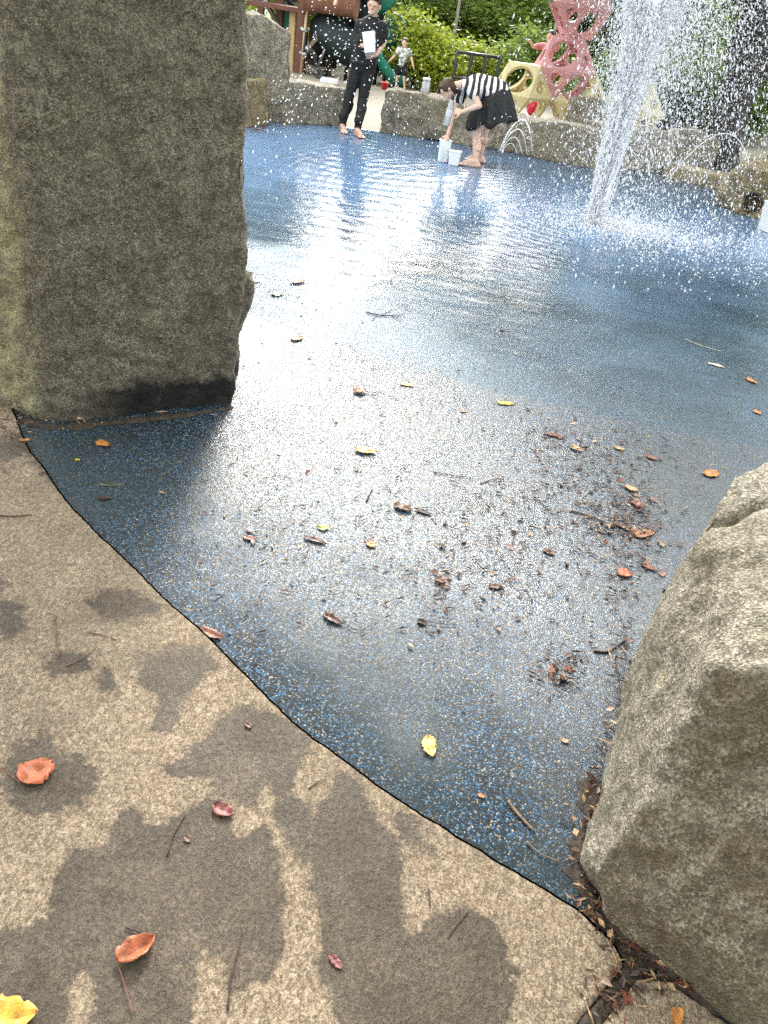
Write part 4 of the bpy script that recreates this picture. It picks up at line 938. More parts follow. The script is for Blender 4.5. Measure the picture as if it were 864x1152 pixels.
# ---- children
def child(label, base, hgt, yaw, pose, mats, shirtlen=.0):
    """pose: joints in units of body height, x right, y forward, z up"""
    e = empty('person', base, yaw); tag(e, label, 'person')
    k = hgt; j = {n_: S(v__) * k for n_, v__ in pose.items()}
    Mh = frame3((0, 1, -.1), (0, 0, 1)); hs = .185 * k; hc = j['head']
    L = lambda a, b, r0, r1: ('c', j[a], j[b], r0 * k, r1 * k)
    tor = [L('pelvis', 'chest', .078, .082), L('shl', 'shr', .038, .038), ('e', j['pelvis'], (.095 * k, .07 * k, .07 * k)), ('c', j['chest'], j['neck'], .06 * k, .034 * k), ('c', j['neck'], hc, .034 * k, .036 * k)]
    lg = [q for s_ in 'lr' for q in (L('hip' + s_, 'kn' + s_, .052, .036), L('kn' + s_, 'an' + s_, .035, .022))]
    ar = [q for s_ in 'lr' for q in (L('sh' + s_, 'el' + s_, .033, .027), L('el' + s_, 'wr' + s_, .027, .019))]
    for s_, sd_ in (('l', 1), ('r', -1)):
        d = (j['wr' + s_] - j['el' + s_]).normalized(); ar += hand(j['wr' + s_], j['wr' + s_] + d, (0, .4, -.8), .62 * k / 1.0, .4, sd_)
        a = j['an' + s_]; t_ = S((.02 * sd_ * -1, .12 * k, pose.get('toe', 0)))
        ar += [('c', a, a + S((0, -.02 * k, -.035 * k)), .024 * k, .02 * k), ('c', a + S((0, -.02 * k, -.035 * k)), a + S((0, .085 * k, -.035 * k)), .02 * k, .018 * k), ('c', a, a + S((0, .07 * k, -.03 * k)), .022 * k, .016 * k)]
    b_ = link('body', bmend(prim_bm(tor + lg + ar + head_prims(hc, Mh, hs)), 'body'), None)
    evaluated(b_, [('REMESH', dict(mode='VOXEL', voxel_size=.0075 * k)), ('SMOOTH', dict(iterations=3, factor=.5))])
    parts = [(b_, mats[0])]
    def P_(nm, prims, m):
        o = link(nm, bmend(prim_bm(prims), nm), None); evaluated(o, [('REMESH', dict(mode='VOXEL', voxel_size=.009 * k)), ('SMOOTH', dict(iterations=2, factor=.5))]); parts.append((o, m))
    P_('t_shirt', gro([tor[0], tor[1], ('c', j['chest'], slv(j['chest'], j['neck'], .7), .065 * k, .045 * k)], .014 * k) + [('c', j['sh' + s_], slv(j['sh' + s_], j['el' + s_], .6), .05 * k, .047 * k) for s_ in 'lr'], mats[1])
    P_('shorts', gro([tor[2]], .012 * k) + [('c', j['hip' + s_], slv(j['hip' + s_], j['kn' + s_], .75), .068 * k, .064 * k) for s_ in 'lr'], mats[2])
    P_('hair', [('e', hc + Mh @ S((0, -.08 * hs, .16 * hs)), (.37 * hs, .42 * hs, .36 * hs), Mh), ('e', hc + Mh @ S((0, -.27 * hs, -.05 * hs)), (.31 * hs, .2 * hs, .3 * hs), Mh)], mats[3])
    for sx in (-1, 1): P_('eye', [('e', hc + Mh @ S((sx * .14 * hs, .345 * hs, .02 * hs)), (.055 * hs, .04 * hs, .035 * hs), Mh)], M_eye)
    P_('mouth', [('e', hc + Mh @ S((0, .36 * hs, -.235 * hs)), (.1 * hs, .04 * hs, .03 * hs), Mh)], M_lip)
    for o, m in parts:
        o.data.materials.append(m); o.data.polygons.foreach_set('use_smooth', [True] * len(o.data.polygons)); o.parent = e
    return e
STAND = dict(head=(0, .01, .90), neck=(0, 0, .80), chest=(0, 0, .68), pelvis=(0, 0, .50), shl=(-.115, 0, .765), shr=(.115, 0, .765), ell=(-.20, .02, .63), elr=(.19, .04, .62), wrl=(-.27, .05, .50), wrr=(.26, .10, .53),
             hipl=(-.05, 0, .48), hipr=(.05, 0, .48), knl=(-.085, .03, .27), knr=(.07, .0, .27), anl=(-.12, -.0, .052), anr=(.08, 0, .052))
M_boyshirt = NT('patterned_white_shirt'); t = M_boyshirt; M_boyshirt = t.done(t.pr(t.mix(t.ramp(t.noise(14, 3, .6), [(.46, 0.0), (.52, 1.0)]), (.62, .62, .60), (.16, .20, .17)), .8))
bp_ = Q(449, 99, 17.6)
child('small boy in white patterned t-shirt and black shorts with arms spread beside the green slide', (bp_.x, 17.6, -.0), .90, rad(168), STAND, (M_skin2, M_boyshirt, M_black, M_hairB))
SIT = dict(head=(0, .02, .44), neck=(0, 0, .335), chest=(0, 0, .21), pelvis=(0, 0, .03), shl=(-.115, 0, .30), shr=(.115, 0, .30), ell=(-.17, .06, .17), elr=(.17, .06, .17), wrl=(-.13, .16, .09), wrr=(.13, .16, .09),
           hipl=(-.055, .02, .02), hipr=(.055, .02, .02), knl=(-.085, .22, -.05), knr=(.075, .22, -.05), anl=(-.095, .24, -.31), anr=(.10, .22, -.29))
seat = Q(371, 0, 17.2)
SEATZ = 1.80
child('child sitting on the brown crawl tunnel with bare legs hanging down', (seat.x, 17.45, SEATZ - .02), 1.5, rad(178), SIT, (M_skin2, simple('tan_shirt', (.45, .36, .28), .8), simple('beige_shorts', (.42, .34, .25), .8), M_hairD))
CLIMB = dict(STAND); CLIMB.update(ell=(-.20, .14, .80), wrl=(-.22, .26, .92), elr=(.2, .14, .74), wrr=(.2, .26, .80), knl=(-.08, .14, .33), anl=(-.08, .06, .12))
cp_ = Q(620, 41, 15.6)
child('dark haired child climbing behind the red climbing cell', (cp_.x, 15.6, cp_.z - 1.0), 1.1, rad(150), CLIMB, (M_skin2, simple('pink_shirt', (.55, .22, .24), .8), M_black, M_hairD))
# ------------------------------------------------------------------ playground
M_brown = simple('brown_painted_metal', (.125, .048, .028), .45, .2, 9, .003); M_tun = simple('brown_plastic', (.26, .125, .085), .5, .2, 6, .004)
M_green = simple('dark_green_plastic', (.010, .085, .060), .35, .15, 5); M_teal = simple('teal_green_plastic', (.02, .17, .115), .35, .12, 5)
M_dkg = simple('blackish_green_plastic', (.004, .012, .012), .6, .2, 6); M_tan = simple('tan_painted_wood', (.50, .36, .17), .7, .15, 10, .004)
M_grey = simple('grey_metal', (.34, .35, .37), .35, .12, 20, 0, .5, Metallic=.7); M_dark = simple('black_metal', (.02, .02, .022), .4, .2, 12)
YP = 17.8
J = lambda px, py, dy=0.0: Q(px, py, YP + dy)
gz = 0.0
pt = empty('playground_tower', (J(337, 81).x, YP, 0)); tag(pt, 'brown playground tower with crawl tunnel, green slide tube and posts', 'play structure')
OFF = Matrix.Translation(-S(pt.location))
def onto(o, parent=pt): o.parent = parent; o.matrix_parent_inverse = Matrix.Translation(-S(parent.location)); return o
def post(px, py0, w, h, m, dy=0.0):
    b = J(px, py0, dy); return onto(box('post', (b.x, b.y, h / 2 - .02), (w, w, h + .04), m, None, None, .015))
pa = post(335.5, 78, .155, 3.6, M_brown); post(341.5, 78, .07, 3.6, M_brown, .25); post(326.5, 80, .13, 1.05, M_tan, .3); post(369, 80, .12, 1.3, M_brown, .5); post(398, 82, .12, 3.6, M_brown, 1.2); post(313, 60, .16, 3.6, M_brown, 1.9)
tz = J(345, 14).z; xa, xb = J(343, 13).x, J(401, 22).x
tr_ = .36
prof = [(0.0, tr_ * .98)] 
V = []; F = []; nL, nS = 40, 28; TL = xb - xa
for i in range(nL + 1):
    f = i / nL; rr = tr_ * (1 + .035 * (1 if (f * 8) % 1 < .18 else 0)) + (.05 if f > .95 or f < .04 else 0)
    for k in range(nS):
        a = 2 * math.pi * k / nS; V.append((xa + f * TL, YP - .1 + math.cos(a) * rr, 1.43 + math.sin(a) * rr))
for i in range(nL):
    for k in range(nS): F.append((i * nS + k, i * nS + (k + 1) % nS, (i + 1) * nS + (k + 1) % nS, (i + 1) * nS + k))
o = onto(link('crawl_tunnel', pymesh('crawl_tunnel', V, F), M_tun, None, True)); md = o.modifiers.new('s', 'SOLIDIFY'); md.thickness = .03
# green hood and the dark slide tube below it
hd = J(392, 8, .35)
hp_ = [S((hd.x - .45, hd.y, 1.52)), S((hd.x, hd.y - .05, 1.80)), S((hd.x + .40, hd.y + .1, 1.72)), S((hd.x + .75, hd.y + .3, 1.45))]
onto(tube('slide_hood', smooth_path(hp_, 6), [.26, .34, .36, .34], M_teal, None, 20))
sx_ = J(386, 60, -.25)
hel = [S((sx_.x + .42 * math.cos(a), sx_.y + .5 + .42 * math.sin(a), 1.35 - .155 * a)) for a in np.linspace(.4, 6.4, 20)]
onto(tube('slide_tube', hel, .33, M_dkg, None, 20))
for dx in (-.35, .05, .4): onto(tube('slide_leg', [S((sx_.x + dx, sx_.y + .3, -.02)), S((sx_.x + dx, sx_.y + .3, .5))], .035, M_dark))
onto(tube('slide_exit', smooth_path([S((sx_.x + .3, sx_.y + .9, .62)), S((sx_.x + .75, sx_.y + 1.0, .8)), S((sx_.x + 1.0, sx_.y + 1.2, 1.1))], 5), .25, M_green, None, 16))
# deck, side panels, roof, pipes at the upper left
onto(box('deck', (xa - .55, YP + 1.0, 1.06), (1.25, 1.9, .08), M_brown)); pn = J(325.5, 19, 1.9)
onto(box('side_panel', (pn.x - .0, pn.y, pn.z), (.45, .04, .50), M_teal)); onto(box('side_panel', (xa - .6, YP + 1.95, 1.5), (1.15, .04, .7), M_dkg))
pp = J(296, 2, 1.0); onto(tube('slanted_pipe', [S((pp.x - .35, pp.y, pp.z + .45)), S((pp.x + .35, pp.y, pp.z - .35))], .055, M_grey)); onto(tube('slanted_pipe', [S((pp.x - .05, pp.y, pp.z + .6)), S((pp.x + .75, pp.y, pp.z - .12))], .05, M_dark))
bm = bmesh.new(); rx, ry = xa - .55, YP + 1.0
q = [bm.verts.new((rx + sx * 1.0, ry + sy * 1.3, 3.35)) for sx, sy in ((-1, -1), (1, -1), (1, 1), (-1, 1))]; ap = bm.verts.new((rx, ry, 4.3))
for i in range(4): bm.faces.new((q[i], q[(i + 1) % 4], ap))
bm.faces.new(q[::-1]); onto(link('roof', bmend(bm, 'roof'), M_green))
for sx, sy in ((-1, -1), (-1, 1)): onto(box('post', (rx + sx * .75, ry + sy * .95, 1.75), (.14, .14, 3.5), M_brown))
# curved climber under the tunnel
ar = [J(341, 66, -.15), J(346, 55, -.2), J(355, 44, -.25), J(365, 36, -.2), J(375, 32, -.1), J(384, 32, .1)]
bm = bmesh.new(); pa_ = smooth_path(ar, 5)
vs = []
for p_ in pa_: vs.append([bm.verts.new(p_ + S((0, 0, .05))), bm.verts.new(p_ + S((0, .75, .05))), bm.verts.new(p_ + S((0, .75, -.06))), bm.verts.new(p_ + S((0, 0, -.06)))])
for i in range(len(vs) - 1):
    for k in range(4): bm.faces.new((vs[i][k], vs[i][(k + 1) % 4], vs[i + 1][(k + 1) % 4], vs[i + 1][k]))
bm.faces.new(vs[0][::-1]); bm.faces.new(vs[-1]); bmesh.ops.recalc_face_normals(bm, faces=bm.faces)
onto(link('arched_climber', bmend(bm, 'arched_climber'), simple('brown_rubber', (.16, .12, .085), .6, .2, 14)))
onto(tube('support_rod', [J(372, 40, -.3), J(357, 76, -.3)], .022, M_grey)); b_ = J(340, 60, -.2); onto(tube('support_rod', [S((b_.x, b_.y, -.02)), S((b_.x + .04, b_.y, 1.1))], .03, simple('pale_brown_metal', (.42, .30, .2), .5)))
bx = J(356, 52, .4); onto(box('back_panel', (bx.x + .1, YP + .7, .52), (.62, .05, .8), simple('dark_brown_panel', (.05, .035, .025), .6)))
# sand digger
dg = empty('sand_digger', (J(362, 87).x, YP - .45, 0)); tag(dg, 'grey and black metal sand digger toy in front of the brown playground post', 'play digger')
Jd = lambda px, py: Q(px, py, YP - .45)
def ond(o): return onto(o, dg)
ond(tube('digger_arm', smooth_path([Jd(346, 54), Jd(350, 57), Jd(354, 62), Jd(355, 71), Jd(357, 77), Jd(362, 83)], 4), [.035, .05, .05, .035, .035, .05], M_dark))
ond(tube('handle', [Jd(344, 53), Jd(353, 60)], .04, M_grey)); ond(tube('handle', [Jd(338, 31), Jd(345, 36)], .03, M_grey)); ond(tube('handle', [Jd(339, 60), Jd(345, 62)], .03, M_grey)); ond(tube('lever', [Jd(344, 36), Jd(341, 60), Jd(346, 54)], .018, M_dark))
f_ = Jd(362, 86); ond(lathe('base', [(0, 0), (.13, 0), (.13, .03), (.06, .05), (.05, .14), (0, .14)], M_dark, None, 20, (f_.x, f_.y, 0)))
w_ = Q(371, 88, 16.6); tag(box('white_board', (w_.x, 16.6, .045), (.34, .28, .09), M_white, None, Matrix.Rotation(.05, 3, 'Z'), .02), 'low white block lying on the playground ground behind the grey block stone', 'block')
# small green slide
sg = empty('small_slide', (J(440, 96).x, 17.9, 0)); tag(sg, 'small dark green open slide behind the boy', 'slide')
Js = lambda px, py: Q(px, py, 17.9)
cen = smooth_path([Js(418, 52), Js(424, 66), Js(430, 76), Js(438, 86), Js(446, 92), Js(456, 94)], 5); bm = bmesh.new(); rows = []
for i, c_ in enumerate(cen):
    tn = (cen[min(i + 1, len(cen) - 1)] - cen[max(i - 1, 0)]).normalized(); n_ = S((-tn.z, 0, tn.x)); n_ = n_ if n_.z > 0 else -n_; row = []
    for k in range(15):
        a = math.pi * (k / 14); row.append(bm.verts.new(c_ + S((0, math.cos(a) * .26, 0)) + n_ * (.16 - math.sin(a) * .20)))
    rows.append(row)
for i in range(len(rows) - 1):
    for k in range(14): bm.faces.new((rows[i][k], rows[i][k + 1], rows[i + 1][k + 1], rows[i + 1][k]))
o = onto(link('chute', bmend(bm, 'chute'), M_teal, None, True), sg); md = o.modifiers.new('s', 'SOLIDIFY'); md.thickness = .035
for px, h_ in ((421, .75), (431, .4)):
    b_ = Js(px, 96); onto(tube('slide_leg', [S((b_.x, 17.75, -.02)), S((b_.x, 17.75, h_))], .025, M_dark), sg); onto(tube('slide_leg', [S((b_.x, 18.05, -.02)), S((b_.x, 18.05, h_))], .025, M_dark), sg)
b_ = Js(417, 96); onto(box('ladder', (b_.x - .12, 17.9, .45), (.05, .45, .9), M_green), sg)
# climber of cuboctahedral cells with round holes
M_ycell = simple('yellow_plastic', (.62, .54, .30), .5, .12, 5, .003); M_rcell = simple('faded_red_plastic', (.56, .27, .285), .5, .15, 5, .003)
ROT = S((1, 1, 1)).rotation_difference(S((0, 0, 1))).to_matrix()
def cell_mesh(a, m):
    s_ = a / math.sqrt(2); vs = [S(v__) * s_ for x in (-1, 1) for y in (-1, 1) for v__ in ((x, y, 0), (x, 0, y), (0, x, y))]
    faces = []
    for ax_ in range(3):
        for sg_ in (-1, 1): faces.append((S([sg_ if i == ax_ else 0 for i in range(3)]), [v__ for v__ in vs if abs(v__[ax_] - sg_ * s_) < 1e-5]))
    for x in (-1, 1):
        for y in (-1, 1):
            for z in (-1, 1): faces.append((S((x, y, z)).normalized(), [v__ for v__ in vs if abs(v__.dot(S((x, y, z))) - 2 * s_) < 1e-5]))
    bm = bmesh.new()
    for n_, fv in faces:
        c = sum(fv, S()) / len(fv); e1 = (fv[0] - c).normalized(); e2 = n_.cross(e1)
        fv = sorted(fv, key=lambda v__: math.atan2((v__ - c).dot(e2), (v__ - c).dot(e1))); k = len(fv); N = 12; outer, inner, in2 = [], [], []
        R_h = a * (.42 if k == 4 else .185)
        for i in range(k):
            for j in range(N):
                o_ = fv[i].lerp(fv[(i + 1) % k], j / N); outer.append(bm.verts.new(o_)); d_ = (o_ - c).normalized()
                inner.append(bm.verts.new(c + d_ * R_h)); in2.append(bm.verts.new(c + d_ * (R_h * .97) - n_ * .055))
        M_ = len(outer)
        for i in range(M_):
            bm.faces.new((outer[i], outer[(i + 1) % M_], inner[(i + 1) % M_], inner[i])); bm.faces.new((inner[i], inner[(i + 1) % M_], in2[(i + 1) % M_], in2[i]))
    bmesh.ops.transform(bm, matrix=ROT.to_4x4(), verts=bm.verts); bmesh.ops.remove_doubles(bm, verts=bm.verts, dist=1e-4); bmesh.ops.recalc_face_normals(bm, faces=bm.faces)
    me = bmend(bm, 'cell'); me.materials.append(m); return me
A = .55; HC = A * math.sqrt(2 / 3)
cy_, cr_ = cell_mesh(A, M_ycell), cell_mesh(A, M_rcell)
YC = 14.9
c1_ = Q(588, 101, YC); c1_.z = HC
ce = empty('cell_climber', (c1_.x, c1_.y, 0)); tag(ce, 'climbing frame of yellow and faded red cells with round holes', 'climbing frame')
_q = ROT @ S((1, 0, 0)); CELL_YAW = rad(-112) - math.atan2(_q.y, _q.x)
def cell(me, p_):
    o = bpy.data.objects.new('climbing_cell', me); COL.objects.link(o); o.rotation_euler = (0, 0, CELL_YAW); onto(o, ce); o.location = p_
    md = o.modifiers.new('s', 'SOLIDIFY'); md.thickness = .035; md.offset = -1; return o
# cell normals: the three upper square faces of the rotated cuboctahedron
sqs = [Matrix.Rotation(CELL_YAW, 3, 'Z') @ (ROT @ S(v__)) for v__ in ((1, 0, 0), (0, 1, 0), (0, 0, 1))]
up_ = [n_ for n_ in sqs if n_.z > 0]
rgt = max(up_, key=lambda n_: n_.x); 
stp = math.sqrt(2) * A
c1w = S((c1_.x, c1_.y, HC))
cell(cy_, c1w)
c2 = c1w + rgt * stp; cell(cr_, c2)
hx = S((c2.x - c1w.x, c2.y - c1w.y, 0)) 
c3 = S((c1w.x + .96, c1w.y + .10, HC)); cell(cy_, c3)
cell(cr_, c2 + S((.03, .10, 2 * HC)))
cell(cy_, c3 + S((.96, .10, 0)))
# red backpack seen through the lower yellow hole
rb = Q(601, 120, 15.9); be = empty('backpack', (rb.x, 15.9, 0)); tag(be, 'small red backpack standing behind the lowest yellow climbing cell', 'bag')
bz = .25
onto(body('bag_body', [('e', (rb.x, 15.9, rb.z * .0 + .26), (.15, .10, .22)), ('e', (rb.x, 15.82, .2), (.11, .07, .12))], simple('red_cloth', (.5, .02, .05), .7), None, .012, 4), be); onto(tube('strap', smooth_path([S((rb.x - .06, 15.9, .44)), S((rb.x, 15.88, .54)), S((rb.x + .06, 15.9, .44))], 5), .012, M_dark), be)
# jar and red cup on the long stone
def stone_top(px, y_): return Q(px, y_, 11.95)
jr = Q(477.5, 109, 11.95); je = empty('clear_jar', (jr.x, 11.95, jr.z - .02)); tag(je, 'clear plastic jar standing on the long notched boulder', 'jar')
lathe('jar_body', [(0, 0), (.052, 0), (.058, .02), (.058, .19), (.05, .205), (.05, .222), (.046, .222), (.046, .20), (.053, .185), (.053, .01), (0, .01)], M_clear, je); lathe('lid', [(.0, .25), (.053, .248), (.055, .222), (.0, .222)], M_white, je)
cp0 = Q(432, 100, 11.8); tag(lathe('toy_cup', [(0, 0), (.035, 0), (.05, .085), (.053, .085), (.053, .092), (.045, .092), (.032, .008), (0, .008)], simple('red_plastic', (.6, .03, .03), .4), None, 20, (cp0.x, 11.8, cp0.z - .01)), 'small red toy cup on the left end of the long notched boulder', 'cup')
# black railing in the middle, railing and bench at the right
def railing(label, a, b, h, n, name='railing', mid=.45, w=.03):
    a, b = S(a), S(b); e = empty(name, a); tag(e, label, 'railing', 'railings in the park')
    d = b - a
    for z in (h, h * mid):
        tube('rail', [S((0, 0, z)), d + S((0, 0, z))], w, M_dark, e, 8)
    for i in range(n):
        p_ = d * (i / (n - 1)); tube('post', [p_ + S((0, 0, -.05)), p_ + S((0, 0, h))], w * 1.1, M_dark, e, 8)
a_ = Q(508, 100, 17.6); b_ = Q(556, 100, 17.9)
railing('black metal railing behind the head of the bending person', (a_.x, 17.6, 0), (b_.x, 17.9, 0), .80, 4)
a_ = Q(828, 130, 18.8); railing('dark metal railing in front of the lawn right of the leaning tree', (a_.x, 18.8, 0), (a_.x + 6, 18.2, 0), .95, 5)
bn = Q(862, 172, 14.3); be = empty('park_bench', (bn.x + .75, 14.3, 0), .12); tag(be, 'brown wooden park bench beyond the ochre boulder at the right edge', 'bench')
M_bw = simple('grey_brown_wood', (.20, .13, .10), .7, .25, 18, .004)
box('seat', (0, 0, .44), (1.5, .42, .05), M_bw, be)
for z in (.56, .70, .84): box('backrest_slat', (0, .22, z), (1.5, .035, .115), M_bw, be, Matrix.Rotation(-.15, 3, 'X'))
for sx in (-.62, .62):
    box('leg', (sx, -.16, .20), (.06, .06, .44), M_dark, be); box('leg', (sx, .2, .42), (.06, .06, .88), M_dark, be)

# ------------------------------------------------------------------ fallen leaves and twigs
_lm = {}
def leafmat(c, gloss=.4):
    k = (c, gloss)
    if k not in _lm:
        t = NT('fallen_leaf'); n1 = t.noise(45, 5, .65); vn = t.noise(160, 3, .6)
        cc = t.mix(t.ramp(n1, [(.36, 0.0), (.62, 1.0)]), tuple(x * .55 for x in c), tuple(min(1, x * 1.15) for x in c))
        cc = t.mix(t.ramp(vn, [(.60, 0.0), (.70, .6)]), cc, (c[0] * .3, c[1] * .25, c[2] * .3))
        _lm[k] = t.done(t.pr(cc, gloss, t.bump(n1, .004), .5))
    return _lm[k]
RED = (.40, .10, .032); ORG = (.46, .18, .04); GOLD = (.62, .36, .075); YEL = (.62, .47, .06); BRN = (.12, .055, .025); DKB = (.045, .022, .014); TAN = (.42, .27, .14); MAR = (.17, .035, .03); GRN = (.05, .14, .015); PALE = (.45, .48, .10); RBR = (.20, .065, .035)
def leaf_bm(bm, L, W, curl, fold, seed, jag=.10):
    n, m = 14, 7; rows = []
    for i in range(n + 1):
        f = i / n; w = W * .56 * (math.sin(math.pi * f ** .85) ** .62) + .0006
        w *= 1 + jag * .7 * math.sin(i * 2.6 + seed) + jag * 2.2 * mn.noise(S((i * .55, seed, 0)))
        row = []
        for k in range(m):
            g = k / (m - 1) * 2 - 1; x = f * L; y = g * w * (1 + .25 * mn.noise(S((f * 5, seed, 2 + (g > 0)))))
            z = curl * L * ((f - .5) ** 2 * .8) + fold * abs(y) * .75 + .13 * W * mn.noise(S((f * 4, g * 2.2, seed * 1.7))) + .06 * W * (1 if k == 3 else 0) * -1
            y2 = y * (1 - .25 * abs(fold)); row.append(bm.verts.new((x - curl * L * .1 * f, y2 + .08 * L * math.sin(f * 2.5 + seed), z)))
        rows.append(row)
    for i in range(n):
        for k in range(m - 1): bm.faces.new((rows[i][k], rows[i + 1][k], rows[i + 1][k + 1], rows[i][k + 1]))
    zmin = min(v__.co.z for r_ in rows for v__ in r_)
    for r_ in rows:
        for v__ in r_: v__.co.z -= zmin
G_L = 'fallen leaves on the wet rubber'; G_LC = 'fallen leaves on the concrete'
seedc = [0]
CONC = .0125
def leaf(p0, p1, wr, c, label, curl=.15, fold=.2, stem=None, group=G_L, z=.003, gloss=.4, cat='leaf', name='fallen_leaf'):
    seedc[0] += 1; sd_ = seedc[0]
    if group == G_L: curl *= .28; fold *= .40
    a, b = P(*p0), P(*p1); d = b - a; L = d.length
    bm = bmesh.new(); k_ = .80 if group == G_L else 1.0; leaf_bm(bm, L * k_, max(L * wr * k_, .006), curl, fold, sd_, .17 if group == G_L else .09)
    o = link(name, bmend(bm, name), leafmat(c, gloss), None, True)
    md = o.modifiers.new('s', 'SOLIDIFY'); md.thickness = .0007; md.offset = 1
    o.location = (a.x, a.y, z - (.0015 if group == G_L else 0)); o.rotation_euler = (0, 0, math.atan2(d.y, d.x)); tag(o, label, cat, group)
    if stem:
        pts = [P(*q) for q in ([p0] + stem)]; inv = Matrix.Rotation(-math.atan2(d.y, d.x), 3, 'Z')
        pts = [inv @ (q - a) + S((0, 0, .004)) for q in pts]
        bm = bmesh.new(); tube_bm(bm, smooth_path(pts, 4), [.0014, .0009], 6); link('stalk', bmend(bm, 'stalk'), leafmat((c[0] * .35, c[1] * .35, c[2] * .4) if c[0] < .3 else (c[0] * .55, c[1] * .6, c[2])), o, True)
    return o
def twig(px, r_, c, label, z=.004, group='twigs lying on the ground', side=None):
    pts = [P(*q) + S((0, 0, z)) for q in px]; bm = bmesh.new(); sp_ = smooth_path(pts, 4)
    sp_ = [q + S((0, 0, .002 * mn.noise(q * 40))) for q in sp_]
    tube_bm(bm, sp_, [r_, r_ * .55], 7)
    for s_ in (side or []):
        tube_bm(bm, smooth_path([P(*q) + S((0, 0, z)) for q in s_], 3), [r_ * .6, r_ * .3], 6)
    o = link('twig', bmend(bm, 'twig'), leafmat(c, .6), None, True); return tag(o, label, 'twig', group)
# on the concrete
leaf((26, 888), (60, 862), .84, RED, 'orange red oval leaf lying flat on a wet patch of concrete', .05, .05, [(12, 876), (-4, 868)], G_LC, CONC)
leaf((134, 1091), (173, 1056), .62, (.36, .10, .035), 'curled rusty red leaf on the concrete with a long straw coloured stalk', .35, .6, [(138, 1105), (145, 1128), (151, 1146)], G_LC, CONC)
leaf((-18, 1150), (47, 1140), .62, (.60, .33, .04), 'yellow and orange leaf at the bottom left corner', .25, .25, None, G_LC, CONC)
leaf((242, 908), (262, 923), .6, MAR, 'small maroon leaf on the concrete at the edge of a wet patch', .2, .3, None, G_LC, CONC)
leaf((752, 1152), (766, 1140), .6, ORG, 'small orange leaf on the lower slab under the big boulder', .2, .2, None, G_LC, CONC)
leaf((370, 1078), (382, 1096), .4, MAR, 'dark maroon leaf scrap soaked into the wet concrete', .1, .1, None, G_LC, CONC)
leaf((208, 946), (214, 952), .8, BRN, 'tiny brown bud scale on the concrete beside a dark twig', .3, .3, None, G_LC, CONC)
leaf((275, 818), (284, 823), .6, BRN, 'tiny brown scrap on the glossy wet concrete near the pool edge', .3, .3, None, G_LC, CONC)
twig([(0, 584), (18, 585), (36, 583)], .0035, (.16, .09, .05), 'brown twig on the concrete below the standing stone', CONC + .003)
twig([(62, 696), (64, 720), (67, 745)], .0022, (.18, .07, .05), 'thin reddish twig pointing down the concrete at the left', CONC + .002)
twig([(100, 716), (115, 719), (131, 724)], .0018, (.18, .07, .05), 'thin reddish twig lying across the concrete', CONC + .002)
twig([(74, 754), (90, 747), (107, 735)], .0016, (.13, .07, .05), 'thin brown twig on the concrete with a small hook', CONC + .002)
twig([(188, 968), (195, 945), (209, 920)], .0022, DKB, 'dark twig on the concrete left of the maroon leaf', CONC + .002)
twig([(256, 1140), (260, 1105), (271, 1060)], .0024, DKB, 'long dark twig near the bottom of the concrete', CONC + .002)
twig([(142, 1048), (153, 1052), (166, 1057)], .0018, DKB, 'short dark twig touching the curled rusty leaf', CONC + .003)
twig([(346, 892), (358, 884), (367, 881)], .0014, DKB, 'short dark sliver on the concrete beside the pool edge', CONC + .002)
twig([(481, 1004), (482, 1015), (483, 1026)], .0018, DKB, 'short dark twig pointing at the rounded wet patch', CONC + .002)
twig([(525, 1030), (510, 1048), (502, 1060)], .0013, DKB, 'hair thin dark twig inside the rounded wet patch', CONC + .002)
# on the rubber
leaf((480, 828), (491, 859), .50, GOLD, 'yellow leaf standing out on the dark blue rubber near the pool edge', .3, .35)
leaf((224, 707), (258, 722), .42, RBR, 'folded reddish brown leaf at the edge of the concrete', .3, .8)
leaf((111, 497), (124, 505), .62, ORG, 'small orange leaf on the rubber in front of the standing stone', .1, .1)
leaf((397, 441), (416, 442), .95, (.28, .12, .035), 'cupped brown leaf with a long dark stalk on the silvery rubber', .55, .5, [(425, 443), (436, 446), (447, 450)])
leaf((399, 508), (430, 511), .50, GOLD, 'long golden leaf lying flat on the silvery rubber', .12, .15)
leaf((442, 570), (470, 577), .6, BRN, 'shrivelled brown leaf clump, left half of a pair', .7, .9)
leaf((466, 574), (492, 580), .35, DKB, 'shrivelled dark leaf clump, right half of a pair', .6, .9, [(485, 572), (494, 578)])
leaf((357, 594), (373, 594), .75, PALE, 'pale yellow green leaf on the rubber', .2, .2, [(384, 597)])
leaf((366, 690), (389, 708), .42, (.09, .03, .02), 'dark curled leaf with a thin stalk below the middle', .5, .9, [(372, 694), (398, 709), (411, 709)])
leaf((470, 698), (482, 706), .7, DKB, 'small black curled leaf with a long stalk', .5, .8, [(494, 703), (514, 704)])
leaf((694, 646), (716, 648), .75, RED, 'bright orange red leaf on the wet rubber beside the big boulder', .2, .25, [(680, 652), (660, 647)])
leaf((708, 600), (738, 604), .45, RBR, 'wet reddish brown leaf in the drift beside the big boulder', .4, .6)
leaf((709, 565), (730, 574), .6, RBR, 'curled reddish leaf at the top of the leaf drift', .5, .7)
leaf((702, 547), (722, 556), .5, TAN, 'small tan leaf above the leaf drift', .4, .6)
leaf((790, 534), (813, 532), .55, ORG, 'orange leaf touching the top of the big boulder', .15, .2)
leaf((327, 383), (345, 380), .62, (.38, .21, .06), 'golden brown leaf on the wet rubber right of the standing stone', .3, .3)
leaf((306, 333), (322, 331), .75, GRN, 'small green leaf on the wet rubber near the standing stone', .15, .1)
leaf((328, 320), (347, 316), .5, TAN, 'tan shrivelled leaf above the green leaf', .4, .6)
